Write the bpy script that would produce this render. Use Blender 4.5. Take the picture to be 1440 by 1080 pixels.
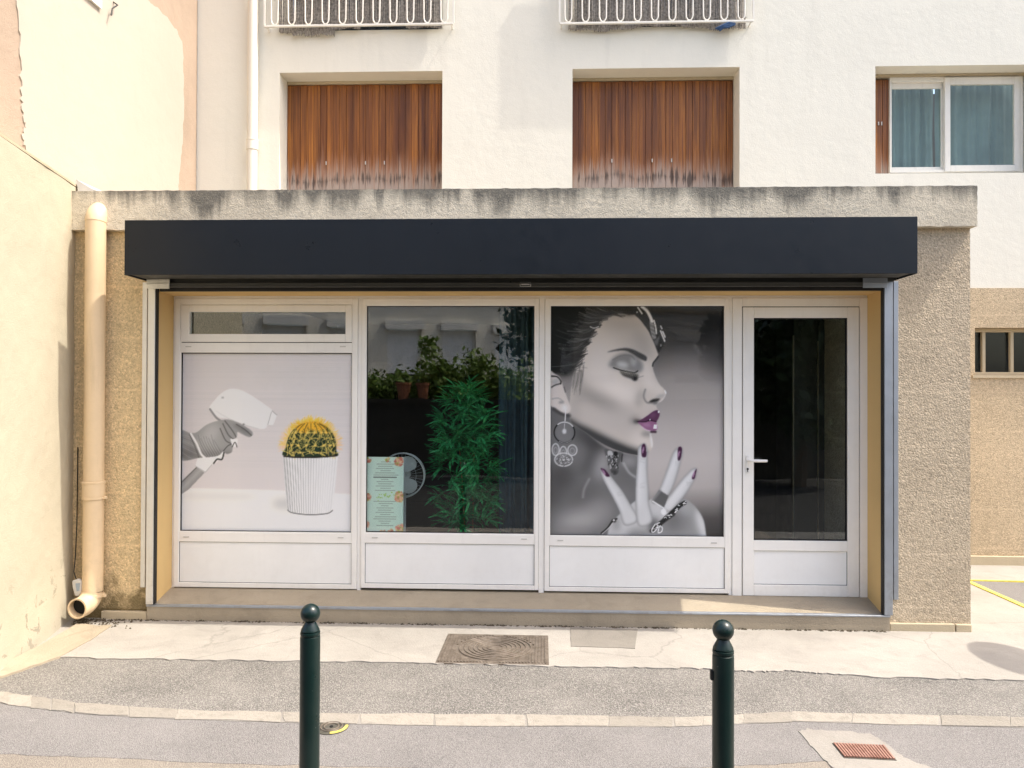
import bpy, bmesh, math, random
import numpy as np
from mathutils import Matrix, Vector, noise as mnoise

S = bpy.context.scene
for o in list(bpy.data.objects): bpy.data.objects.remove(o)
random.seed(11)
R = math.radians
COL = S.collection

# ------------------------------------------------------------------ camera
# metres; X runs along the shop front, Y into the street block, Z up; shop wall face at Y = 0
CAM = Vector((0, -5.5, 1.71))
CM = Matrix.Rotation(0.036686, 3, 'Z') @ Matrix.Rotation(math.pi/2+0.00874, 3, 'X') @ Matrix.Rotation(0.003741, 3, 'Z')
cd = bpy.data.cameras.new('camera'); cam = bpy.data.objects.new('camera', cd); COL.objects.link(cam)
cam.location = CAM; cam.rotation_euler = CM.to_euler()
cd.sensor_width = 36; cd.lens = 36*1060/1440; cd.clip_start = .05; cd.clip_end = 2000
S.camera = cam

# ------------------------------------------------------------------ sky, sun, exposure
SUN_TO = Vector((0.625, -0.10, 1.0)).normalized()          # towards the sun: from the right, almost along the facade
w = bpy.data.worlds.new('World'); S.world = w; w.use_nodes = True
nt = w.node_tree; bg = nt.nodes['Background']
sky = nt.nodes.new('ShaderNodeTexSky'); sky.sky_type = 'NISHITA'; sky.sun_disc = False
sky.sun_elevation = math.asin(SUN_TO.z); sky.sun_rotation = math.atan2(SUN_TO.x, SUN_TO.y)
sky.air_density = 1.0; sky.dust_density = 4.5; sky.ozone_density = 0.2
nt.links.new(sky.outputs[0], bg.inputs[0]); bg.inputs[1].default_value = 0.15
sl = bpy.data.lights.new('sun', 'SUN'); sl.energy = 2.0; sl.angle = R(.5); sl.color = (1, .94, .84)
so = bpy.data.objects.new('sun', sl); COL.objects.link(so); so.rotation_euler = (-SUN_TO).to_track_quat('-Z', 'Y').to_euler(); so.location = (6, -3, 14)
S.view_settings.view_transform = 'Standard'; S.view_settings.look = 'None'
S.view_settings.gamma = 1; S.view_settings.use_curve_mapping = False
S.view_settings.exposure = 1.34
S.render.engine = 'CYCLES'; S.render.resolution_x = 1024; S.render.resolution_y = 768
S.cycles.max_bounces = 8; S.cycles.transparent_max_bounces = 16

# ------------------------------------------------------------------ surveying helpers (photo point -> point in the place)
def ray(px, py):
    d = CM @ Vector(((px-720)/1060, -(py-540)/1060, -1)); return d/d.y
def at(px, py, Y): return CAM + ray(px, py)*(Y+5.5)
def gnd(px, py, z=0):
    d = ray(px, py); return CAM + d*((z-CAM.z)/d.z)
def atX(px, py, X):
    d = ray(px, py); return CAM + d*(X/d.x)

# ------------------------------------------------------------------ mesh helpers
class MB:
    def __init__(s): s.v = []; s.f = []
    def add(s, vs, fs):
        n = len(s.v); s.v += [tuple(v) for v in vs]; s.f += [tuple(i+n for i in f) for f in fs]; return s
    def box(s, x0, x1, y0, y1, z0, z1):
        if x0 > x1: x0, x1 = x1, x0
        if y0 > y1: y0, y1 = y1, y0
        if z0 > z1: z0, z1 = z1, z0
        return s.add([(x, y, z) for z in (z0, z1) for y in (y0, y1) for x in (x0, x1)],
                     [(0, 2, 3, 1), (4, 5, 7, 6), (0, 1, 5, 4), (2, 6, 7, 3), (0, 4, 6, 2), (1, 3, 7, 5)])
    def tube(s, P, r, n=8, caps=True, closed=False):
        P = [Vector(p) for p in P]; N = len(P); rings = []
        rr = r if isinstance(r, (list, tuple)) else [r]*N
        up = None
        for i, p in enumerate(P):
            a = P[i-1] if (i or closed) else p; b = P[(i+1) % N] if (i < N-1 or closed) else p
            t = (b-a).normalized()
            if up is None: up = Vector((0, 0, 1)) if abs(t.z) < .9 else Vector((0, 1, 0))
            u = t.cross(up).normalized(); v = u.cross(t).normalized(); up = v
            rings.append([p+(u*math.cos(2*math.pi*k/n)+v*math.sin(2*math.pi*k/n))*rr[i] for k in range(n)])
        vs = [q for g in rings for q in g]; fs = []
        for i in range(N if closed else N-1):
            j = (i+1) % N
            for k in range(n): fs.append((i*n+k, i*n+(k+1) % n, j*n+(k+1) % n, j*n+k))
        if caps and not closed: fs += [tuple(range(n))[::-1], tuple((N-1)*n+k for k in range(n))]
        return s.add(vs, fs)
    def lathe(s, prof, c=(0, 0, 0), n=24):
        vs = []; fs = []
        for r, z in prof:
            for k in range(n): a = 2*math.pi*k/n; vs.append((c[0]+r*math.cos(a), c[1]+r*math.sin(a), c[2]+z))
        for i in range(len(prof)-1):
            for k in range(n): fs.append((i*n+k, i*n+(k+1) % n, (i+1)*n+(k+1) % n, (i+1)*n+k))
        fs += [tuple(range(n))[::-1], tuple((len(prof)-1)*n+k for k in range(n))]
        return s.add(vs, fs)
    def prism(s, poly, z0, z1):
        n = len(poly); a = sum(poly[i-1][0]*poly[i][1]-poly[i][0]*poly[i-1][1] for i in range(n))
        if a < 0: poly = poly[::-1]
        vs = [(p[0], p[1], z0) for p in poly]+[(p[0], p[1], (z1(p) if callable(z1) else z1)) for p in poly]
        return s.add(vs, [tuple(range(n))[::-1], tuple(range(n, 2*n))]+[(i, (i+1) % n, n+(i+1) % n, n+i) for i in range(n)])
    def prism_y(s, poly, y0, y1):                     # outline in (x, z), thickness along Y
        n = len(poly); a = sum(poly[i-1][0]*poly[i][1]-poly[i][0]*poly[i-1][1] for i in range(n))
        if a < 0: poly = poly[::-1]
        vs = [(p[0], y0, p[1]) for p in poly]+[(p[0], y1, p[1]) for p in poly]
        return s.add(vs, [tuple(range(n)), tuple(range(n, 2*n))[::-1]]+[((i+1) % n, i, n+i, n+(i+1) % n) for i in range(n)])
    def prism_x(s, poly, x0, x1):                     # outline in (y, z), thickness along X
        n = len(poly); a = sum(poly[i-1][0]*poly[i][1]-poly[i][0]*poly[i-1][1] for i in range(n))
        if a < 0: poly = poly[::-1]
        vs = [(x0, p[0], p[1]) for p in poly]+[(x1, p[0], p[1]) for p in poly]
        return s.add(vs, [tuple(range(n))[::-1], tuple(range(n, 2*n))]+[(i, (i+1) % n, n+(i+1) % n, n+i) for i in range(n)])
    def frame(s, x0, x1, z0, z1, l, r, t, b, y0, y1):   # four members butted end to end
        s.box(x0, x0+l, y0, y1, z0, z1); s.box(x1-r, x1, y0, y1, z0, z1)
        s.box(x0+l, x1-r, y0, y1, z1-t, z1); s.box(x0+l, x1-r, y0, y1, z0, z0+b); return s
    def holes(s, x0, x1, z0, z1, hs, y0, y1):           # wall slab with rectangular openings (reveals are real faces)
        xs = sorted({x0, x1, *[min(max(h[i], x0), x1) for h in hs for i in (0, 1)]}); zs = sorted({z0, z1, *[min(max(h[i], z0), z1) for h in hs for i in (2, 3)]})
        solid = lambda i, j: 0 <= i < len(xs)-1 and 0 <= j < len(zs)-1 and not any(h[0] < (xs[i]+xs[i+1])/2 < h[1] and h[2] < (zs[j]+zs[j+1])/2 < h[3] for h in hs)
        for i in range(len(xs)-1):
            for j in range(len(zs)-1):
                if not solid(i, j): continue
                a, b, c, d = xs[i], xs[i+1], zs[j], zs[j+1]
                s.add([(a, y0, c), (b, y0, c), (b, y0, d), (a, y0, d)], [(0, 1, 2, 3)]); s.add([(a, y1, c), (b, y1, c), (b, y1, d), (a, y1, d)], [(3, 2, 1, 0)])
                if not solid(i-1, j): s.add([(a, y0, c), (a, y1, c), (a, y1, d), (a, y0, d)], [(3, 2, 1, 0)])
                if not solid(i+1, j): s.add([(b, y0, c), (b, y1, c), (b, y1, d), (b, y0, d)], [(0, 1, 2, 3)])
                if not solid(i, j-1): s.add([(a, y0, c), (b, y0, c), (b, y1, c), (a, y1, c)], [(3, 2, 1, 0)])
                if not solid(i, j+1): s.add([(a, y0, d), (b, y0, d), (b, y1, d), (a, y1, d)], [(0, 1, 2, 3)])
        return s

def base_of(p):
    v = Vector((0, 0, 0))
    while p: v += p.location; p = p.parent
    return v
def obj(name, mb, mat, parent=None, loc=None, bevel=0, smooth=False, weld=False):
    off = base_of(parent) if parent else Vector(loc if loc else (0, 0, 0))
    me = bpy.data.meshes.new(name); me.from_pydata([(v[0]-off.x, v[1]-off.y, v[2]-off.z) for v in mb.v], [], mb.f)
    me.materials.append(mat)
    if weld:
        bm = bmesh.new(); bm.from_mesh(me); bmesh.ops.remove_doubles(bm, verts=bm.verts, dist=1e-4); bm.to_mesh(me); bm.free()
    me.validate()
    o = bpy.data.objects.new(name, me); COL.objects.link(o)
    if parent: o.parent = parent
    else: o.location = off
    if smooth:
        me.polygons.foreach_set('use_smooth', [True]*len(me.polygons)); me.set_sharp_from_angle(angle=R(38))
    if bevel:
        m = o.modifiers.new('bevel', 'BEVEL'); m.width = bevel; m.segments = 2; m.limit_method = 'ANGLE'; m.angle_limit = R(40)
    return o
def tag(o, label, cat, group=None):
    o['label'] = label; o['category'] = cat
    if group: o['group'] = group
    return o
def thing(name, loc, label, cat, group=None):
    o = bpy.data.objects.new(name, None); COL.objects.link(o); o.location = loc; o.empty_display_size = .2
    return tag(o, label, cat, group)
def struct(o, label=None):
    o['kind'] = 'structure'
    if label: o['label'] = label
    return o

# ------------------------------------------------------------------ material helpers
class NT:
    def __init__(s, name):
        s.m = bpy.data.materials.new(name); s.m.use_nodes = True; s.t = s.m.node_tree; s.n = s.t.nodes; s.l = s.t.links
        s.b = s.n['Principled BSDF']; s.out = s.n['Material Output']
        s.pos = s.n.new('ShaderNodeNewGeometry').outputs['Position']
    def val(s, sock, v):
        if hasattr(v, 'is_linked') or isinstance(v, bpy.types.NodeSocket): s.l.new(v, sock)
        elif isinstance(v, (tuple, list)): sock.default_value = (*v, 1) if len(v) == 3 and sock.type == 'RGBA' else v
        else: sock.default_value = v
    def map(s, scale=(1, 1, 1), loc=(0, 0, 0), vec=None):
        m = s.n.new('ShaderNodeMapping'); s.l.new(vec or s.pos, m.inputs[0]); m.inputs['Location'].default_value = loc; m.inputs['Scale'].default_value = scale; return m.outputs[0]
    def noise(s, scale=5, detail=4, rough=.55, dist=0, vec=None, out=0):
        n = s.n.new('ShaderNodeTexNoise'); s.l.new(vec or s.pos, n.inputs['Vector'])
        n.inputs['Scale'].default_value = scale; n.inputs['Detail'].default_value = detail; n.inputs['Roughness'].default_value = rough; n.inputs['Distortion'].default_value = dist
        return n.outputs[out]
    def voro(s, scale=50, feat='F1', vec=None, out='Distance', rnd=1):
        n = s.n.new('ShaderNodeTexVoronoi'); n.feature = feat; s.l.new(vec or s.pos, n.inputs['Vector']); n.inputs['Scale'].default_value = scale; n.inputs['Randomness'].default_value = rnd; return n.outputs[out]
    def ramp(s, f, stops, interp='LINEAR'):
        r = s.n.new('ShaderNodeValToRGB'); s.l.new(f, r.inputs[0]); r.color_ramp.interpolation = interp; e = r.color_ramp.elements
        while len(e) < len(stops): e.new(.5)
        for k, (p, c) in enumerate(stops): e[k].position = p; e[k].color = (c, c, c, 1) if not isinstance(c, tuple) else (*c, 1)
        return r.outputs[0]
    def math(s, op, a, b=0., clamp=False):
        n = s.n.new('ShaderNodeMath'); n.operation = op; n.use_clamp = clamp; s.val(n.inputs[0], a); s.val(n.inputs[1], b); return n.outputs[0]
    def mix(s, f, a, b, mode='MIX'):
        n = s.n.new('ShaderNodeMix'); n.data_type = 'RGBA'; n.blend_type = mode; s.val(n.inputs[0], f); s.val(n.inputs[6], a); s.val(n.inputs[7], b); return n.outputs[2]
    def sep(s, vec=None):
        n = s.n.new('ShaderNodeSeparateXYZ'); s.l.new(vec or s.pos, n.inputs[0]); return n.outputs
    def rnd(s): return s.n.new('ShaderNodeObjectInfo').outputs['Random']
    def bump(s, h, dist=.01, strength=1., prev=None):
        n = s.n.new('ShaderNodeBump'); n.inputs['Distance'].default_value = dist; n.inputs['Strength'].default_value = strength; s.l.new(h, n.inputs['Height'])
        if prev: s.l.new(prev, n.inputs['Normal'])
        return n.outputs[0]
    def done(s, col, rough=.6, normal=None, metal=0., spec=.4):
        s.val(s.b.inputs['Base Color'], col); s.val(s.b.inputs['Roughness'], rough); s.b.inputs['Metallic'].default_value = metal; s.b.inputs['Specular IOR Level'].default_value = spec
        if normal: s.l.new(normal, s.b.inputs['Normal'])
        return s.m
def mul(c, k): return tuple(x*k for x in c)
def simple(name, col, rough=.5, var=.12, scale=6, bump=0, bscale=60, metal=0., spec=.4):
    n = NT(name); f = n.ramp(n.noise(scale, 5), [(.3, mul(col, 1-var)), (.7, mul(col, 1+var))])
    return n.done(f, rough, n.bump(n.noise(bscale, 3), bump) if bump else None, metal, spec)

def m_roughcast(name, col, moss=False, depth=.006):
    n = NT(name)
    worm = n.noise(46, 3, .6, 1.3); grain = n.voro(85, 'F1'); fine = n.noise(200, 3, .6)
    h = n.math('ADD', n.math('ADD', n.math('MULTIPLY', worm, .9), n.math('MULTIPLY', grain, -.7)), n.math('MULTIPLY', fine, .3))
    c = n.mix(n.ramp(n.noise(1.6, 6, .6), [(.35, 0.), (.7, 1.)]), mul(col, .88), mul(col, 1.10))
    c = n.mix(n.ramp(worm, [(.38, .6), (.52, 0.)]), c, mul(col, .56))  # relief shade of the grooves put into the colour
    c = n.mix(n.ramp(n.sep(n.voro(85, 'F1', None, 'Color'))[0], [(.6, 0.), (.95, .55)]), c, mul(col, 1.4))
    c = n.mix(n.ramp(n.noise(300, 2), [(.56, 0.), (.68, .5)]), c, mul(col, .5))
    X, Y, Z = n.sep()
    lift = n.math('ABSOLUTE', n.math('SUBTRACT', n.math('FRACT', n.math('ADD', n.math('MULTIPLY', Z, 2.6), n.math('MULTIPLY', n.noise(2.5, 3), .12))), .5))
    c = n.mix(n.ramp(lift, [(.0, .34), (.035, 0.)]), c, mul(col, 1.35))
    if moss:
        f = n.math('ADD', n.math('MULTIPLY', Z, -2.6), n.math('MULTIPLY', n.noise(5, 5, .6), 1.9))
        c = n.mix(n.ramp(f, [(.28, 0.), (.62, .85)]), c, (.13, .10, .045))
    return n.done(c, .93, n.bump(h, depth), 0, .2)
def m_plaster(name, col, var=.05, bump=.002, stain=0., flakes=False):
    n = NT(name)
    c = n.ramp(n.noise(.9, 6, .6), [(.3, mul(col, 1-var)), (.7, mul(col, 1+var*.7))])
    st = n.noise(1, 5, .6, .3, n.map((5, 5, .8)))
    c = n.mix(n.ramp(st, [(.56, 0.), (.78, stain)]), c, mul(col, .72))
    c = n.mix(n.ramp(n.noise(14, 6, .7), [(.62, 0.), (.75, .12)]), c, mul(col, .75))
    if flakes:
        X, Y, Z = n.sep()
        f = n.math('MULTIPLY', n.ramp(n.noise(8, 6, .65, .6), [(.60, 0.), (.625, 1.)]), n.ramp(n.math('MULTIPLY', Z, 1.), [(.12, 1.), (.62, 0.)]))
        c = n.mix(n.math('MULTIPLY', f, .75), c, mul(col, .42))
        g = n.ramp(n.math('ADD', Z, n.math('MULTIPLY', n.noise(3, 5), .35)), [(.18, .55), (.42, 0.)])
        c = n.mix(g, c, mul((.9, .82, .66), .5))
    b = n.bump(n.noise(150, 3, .6), bump); b = n.bump(n.noise(7, 4), bump*4, .6, b)
    return n.done(c, .9, b, 0, .25)
# ---------- flat prints: a small raster painter for the posters ----------
class Print:
    """grey-scale / colour canvas over a rectangle, in print units"""
    def __init__(s, x0, y0, x1, y1, step=1.0):
        s.nx = int(round((x1-x0)/step))+1; s.ny = int(round((y1-y0)/step))+1
        s.xs = np.linspace(x0, x1, s.nx); s.ys = np.linspace(y0, y1, s.ny)
        s.X, s.Y = np.meshgrid(s.xs, s.ys); s.step = step
        s.c = np.zeros((s.ny, s.nx, 3)); s.rng = np.random.RandomState(7)
    def blur(s, m, r):
        r = r/s.step
        if r <= .05: return m
        k = int(max(1, math.ceil(r*2.5))); w = np.exp(-.5*(np.arange(-k, k+1)/r)**2); w /= w.sum()
        p = np.pad(m, ((k, k), (0, 0)), mode='edge'); o = sum(w[i]*p[i:i+m.shape[0]] for i in range(2*k+1))
        p = np.pad(o, ((0, 0), (k, k)), mode='edge'); return sum(w[i]*p[:, i:i+m.shape[1]] for i in range(2*k+1))
    @staticmethod
    def smooth(pts, n=6, closed=True):
        P = np.array(pts, float); N = len(P); out = []
        for i in range(N if closed else N-1):
            if closed: a, b, c, d = P[i-1], P[i], P[(i+1) % N], P[(i+2) % N]
            else: a, b, c, d = P[max(i-1, 0)], P[i], P[i+1], P[min(i+2, N-1)]
            for t in np.arange(n)/n:
                out.append(.5*((2*b)+(c-a)*t+(2*a-5*b+4*c-d)*t*t+(3*b-a-3*c+d)*t**3))
        if not closed: out.append(P[-1])
        return np.array(out)
    def poly(s, pts, soft=.6, curve=True):
        P = s.smooth(pts) if curve else np.array(pts, float)
        m = np.zeros(s.X.shape)
        for ox, oy in ((-.25, -.25), (.25, -.25), (-.25, .25), (.25, .25)):
            X = s.X+ox*s.step; Y = s.Y+oy*s.step; ins = np.zeros(X.shape, bool)
            for i in range(len(P)):
                (xa, ya), (xb, yb) = P[i-1], P[i]
                if ya == yb: continue
                ins ^= ((Y < ya) != (Y < yb)) & (X < (xb-xa)*(Y-ya)/(yb-ya)+xa)
            m += ins*.25
        return s.blur(m, soft)
    def line(s, pts, w=1., soft=.45, curve=True, taper=0):
        P = s.smooth(pts, 5, False) if curve and len(pts) > 2 else np.array(pts, float)
        m = np.zeros(s.X.shape); n = len(P)-1
        for i in range(n):
            (xa, ya), (xb, yb) = P[i], P[i+1]; L = (xb-xa)**2+(yb-ya)**2+1e-9
            ww = w*(1-taper*(i/max(n-1, 1)))/2
            i0 = np.searchsorted(s.xs, min(xa, xb)-ww-2); i1 = np.searchsorted(s.xs, max(xa, xb)+ww+2)
            j0 = np.searchsorted(s.ys, min(ya, yb)-ww-2); j1 = np.searchsorted(s.ys, max(ya, yb)+ww+2)
            X = s.X[j0:j1, i0:i1]; Y = s.Y[j0:j1, i0:i1]
            if X.size == 0: continue
            t = np.clip(((X-xa)*(xb-xa)+(Y-ya)*(yb-ya))/L, 0, 1)
            d = np.hypot(X-xa-t*(xb-xa), Y-ya-t*(yb-ya))
            m[j0:j1, i0:i1] = np.maximum(m[j0:j1, i0:i1], np.clip((ww+soft-d)/(2*soft), 0, 1))
        return m
    def ell(s, cx, cy, rx, ry, soft=1., rot=0):
        a = math.radians(rot); u = (s.X-cx)*math.cos(a)+(s.Y-cy)*math.sin(a); v = -(s.X-cx)*math.sin(a)+(s.Y-cy)*math.cos(a)
        return s.blur((np.hypot(u/rx, v/ry) < 1).astype(float), soft)
    def put(s, m, col, k=1.):
        col = np.array([col]*3 if np.isscalar(col) else col, float)
        a = np.clip(m*k, 0, 1)[..., None]; s.c = s.c*(1-a)+col*a

def paint_cactus():
    p = Print(250, 493, 499, 752)
    p.c[:] = 1; p.c *= np.array([198, 193, 193.])
    p.put(np.clip((p.X-300)/200, 0, 1), (204, 199, 197), .6)
    st = np.repeat(p.rng.rand(p.ny, 1), p.nx, 1); p.put(p.blur(st, .5)*np.clip((690-p.Y)/60, 0, 1), 178, .30)
    p.put(p.poly([(240, 690), (380, 692), (520, 698), (520, 770), (240, 770)], .8, False), (214, 213, 210))
    p.put(p.ell(300, 702, 60, 5, 4), 190, .5); p.put(p.ell(405, 712, 22, 8, 5), 168, .6)
    # bottle, collar
    p.put(p.poly([(271.8, 659), (283.6, 667.7), (260.7, 692), (246, 702), (246, 684)], .5, False), 138)
    p.put(p.line([(277, 664), (250, 692)], 6, 3), 165, .7); p.put(p.line([(272, 660), (246, 686)], 1.5), 95, .8)
    p.put(p.poly([(273, 647), (284, 640), (300, 643), (311, 636), (312, 646), (304, 650), (297, 655), (293.8, 656), (284.4, 667), (270, 658.3)], .5, False), 216)
    p.put(p.line([(270, 658), (285, 667), (294, 656)], 1, .5, False), 165)
    p.put(p.line([(297, 654), (302, 648), (309, 648), (312, 638)], 2.4), 60)
    # spray head
    head = [(290.6, 574), (298.5, 561.5), (308, 552), (320.6, 545.7), (333, 546.5), (347.3, 552.8), (364.6, 563.8), (380.4, 574.9), (381.6, 578.8), (375.6, 596), (371, 602.7), (355, 601.6), (339.4, 596), (315.8, 588), (303, 586)]
    m = p.poly(head, .6); p.put(m, 226)
    p.put(m*p.ell(330, 598, 60, 12, 7), 205, .8); p.put(m*p.ell(335, 560, 35, 12, 6, 25), 234, .8)
    p.put(p.line([(291, 575), (300, 587), (307, 592)], 3), 110, .8); p.put(p.line([(300, 578), (318, 588), (340, 597), (362, 603)], 1.2), 180, .7)
    p.put(p.poly([(382, 578), (389, 583.5), (383.5, 597.7), (374, 597)], .5, False), 222); p.put(p.line([(381, 579), (376, 597)], 1.2), 165)
    p.put(p.line([(382, 577), (389, 583)], 1), 150); p.put(p.ell(309.5, 558, 2.2, 1.6, .5), 168); p.put(p.ell(340.5, 597, 1.6, 1.2, .5), 130)
    # gloved hand
    g = [(246, 608), (262.3, 610), (271.8, 608.7), (284.4, 599), (298.5, 593), (315.8, 590), (328.4, 593), (339.4, 598), (352, 606), (354, 611.8), (348.9, 615.4), (339.4, 611.8), (331.5, 608), (330.5, 615), (326, 619), (322, 620), (324, 626), (323.5, 637), (316, 640), (311, 636.5), (306, 641), (300, 643.6), (289, 645), (276.5, 646), (246, 648)]
    m = p.poly(g, .5); p.put(m, 138)
    p.put(m*p.ell(292, 612, 12, 18, 6, 30), 172, .8); p.put(m*p.ell(305, 625, 9, 8, 5), 150, .7); p.put(m*p.ell(300, 642, 30, 5, 4), 92, .8)
    p.put(m*p.ell(260, 640, 18, 8, 5), 92, .7); p.put(m*p.ell(338, 604, 14, 3, 2, 30), 100, .6)
    for a in ([(313, 592), (324, 606), (330, 616)], [(306, 603), (314, 620), (323, 625)], [(310, 596), (318, 612), (326, 619)], [(330, 597), (343, 605), (352, 613)], [(311, 636), (318, 628), (324, 626)]):
        p.put(p.line(a, 1.6)*m, 70, .8)
    for i in range(14):
        x = 272+i*1.9; p.put(p.line([(x, 612+p.rng.rand()*8), (x+5, 628), (x+14, 643)], .8)*m, 96 if i % 2 else 168, .55)
    for i in range(9):
        y = 612+i*4; p.put(p.line([(247, y), (262, y+4+i), (276, y+14)], .7)*m, 95 if i % 2 else 165, .5)
    p.put(p.line([(263, 611), (272, 626), (278, 640), (284, 646)], 3.2), 212); p.put(p.line([(261, 612), (268, 627), (275, 645)], 1.4), 70, .7)
    p.put(p.poly([(321, 618), (332, 619), (330, 630), (324, 628)], .5, False), 225); p.put(p.line([(324, 630), (328, 623), (331, 630)], 1.4), 60)
    # pot
    pot = [(398.7, 643.5), (478.3, 641.7), (475, 685), (470.8, 720.8), (463, 725), (438, 726.5), (413, 724.5), (405.8, 720), (401, 680)]
    m = p.poly(pot, .5, False); p.put(m, 222)
    u = (p.X-(398.7+(p.Y-643)*.092))/(79.6-(p.Y-643)*.19)
    p.put(m*np.clip(1-u*5, 0, 1), 185, .8); p.put(m*np.clip((u-.8)*5, 0, 1), 205, .8)
    rib = np.clip(np.sin(u*math.pi*2*20)*1.2, 0, 1)*np.clip(1.15-np.abs(u-.1)*1.1, .3, 1); p.put(p.blur(m*rib, .3), 130, .6)
    p.put(p.line([(405.8, 721), (413, 725), (438, 727.5), (463, 725.5), (471, 721)], 1.6), 105)
    # cactus
    b = [(402.5, 643), (402.5, 630), (408, 611.7), (420, 599), (435, 593.5), (451.7, 594), (466.7, 604), (475, 619), (475.8, 633), (473, 643)]
    for i in range(420):
        a = -math.pi*p.rng.rand(); r = 37+p.rng.rand()*5; top = max(0, -math.sin(a))
        x, y = 439+math.cos(a)*(37), 632+math.sin(a)*38
        L = 3+p.rng.rand()*9; a2 = a+p.rng.randn()*.5
        p.put(p.line([(x, y), (x+math.cos(a2)*L, y+math.sin(a2)*L)], .8, .4), (226, 172+20*p.rng.rand(), 60) if p.rng.rand() < top else (222, 180, 140), .55)
    m = p.poly(b, .5); p.put(m, (36, 50, 34)); p.put(m*p.ell(450, 628, 22, 12, 8), (20, 44, 34), .8)
    p.put(m*p.ell(439, 596, 32, 10, 5), (196, 148, 42), .95)
    for r in range(6):
        for k in range(-4, 5):
            th = k*.36+(.18 if r % 2 else 0); ph = .05+r*.235
            x = 439+37*math.sin(th)*math.cos(ph*.9); y = 640-46*math.sin(ph)
            if abs(math.sin(th)) > .98: continue
            p.put(p.ell(x, y, 2.2, 1.8, .6)*m, (208, 170, 80) if r else (190, 150, 100))
            for q in range(9):
                a = p.rng.rand()*6.28; L = 5+p.rng.rand()*5
                p.put(p.line([(x, y), (x+math.cos(a)*L, y+math.sin(a)*L)], .9, .4), (205, 185, 100) if r < 4 else (226, 168, 50), .8)
    for k in range(-4, 5):
        th = k*.36; p.put(p.line([(439+37*math.sin(th)*math.cos(q), 640-46*math.sin(q*1.1)) for q in np.linspace(0, 1.2, 6)], 1.2)*m, (14, 24, 16), .6)
    p.put(p.line([(400, 643), (420, 644.5), (450, 644), (477, 641.5)], 2.2), (40, 34, 30), .9)
    return p

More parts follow.
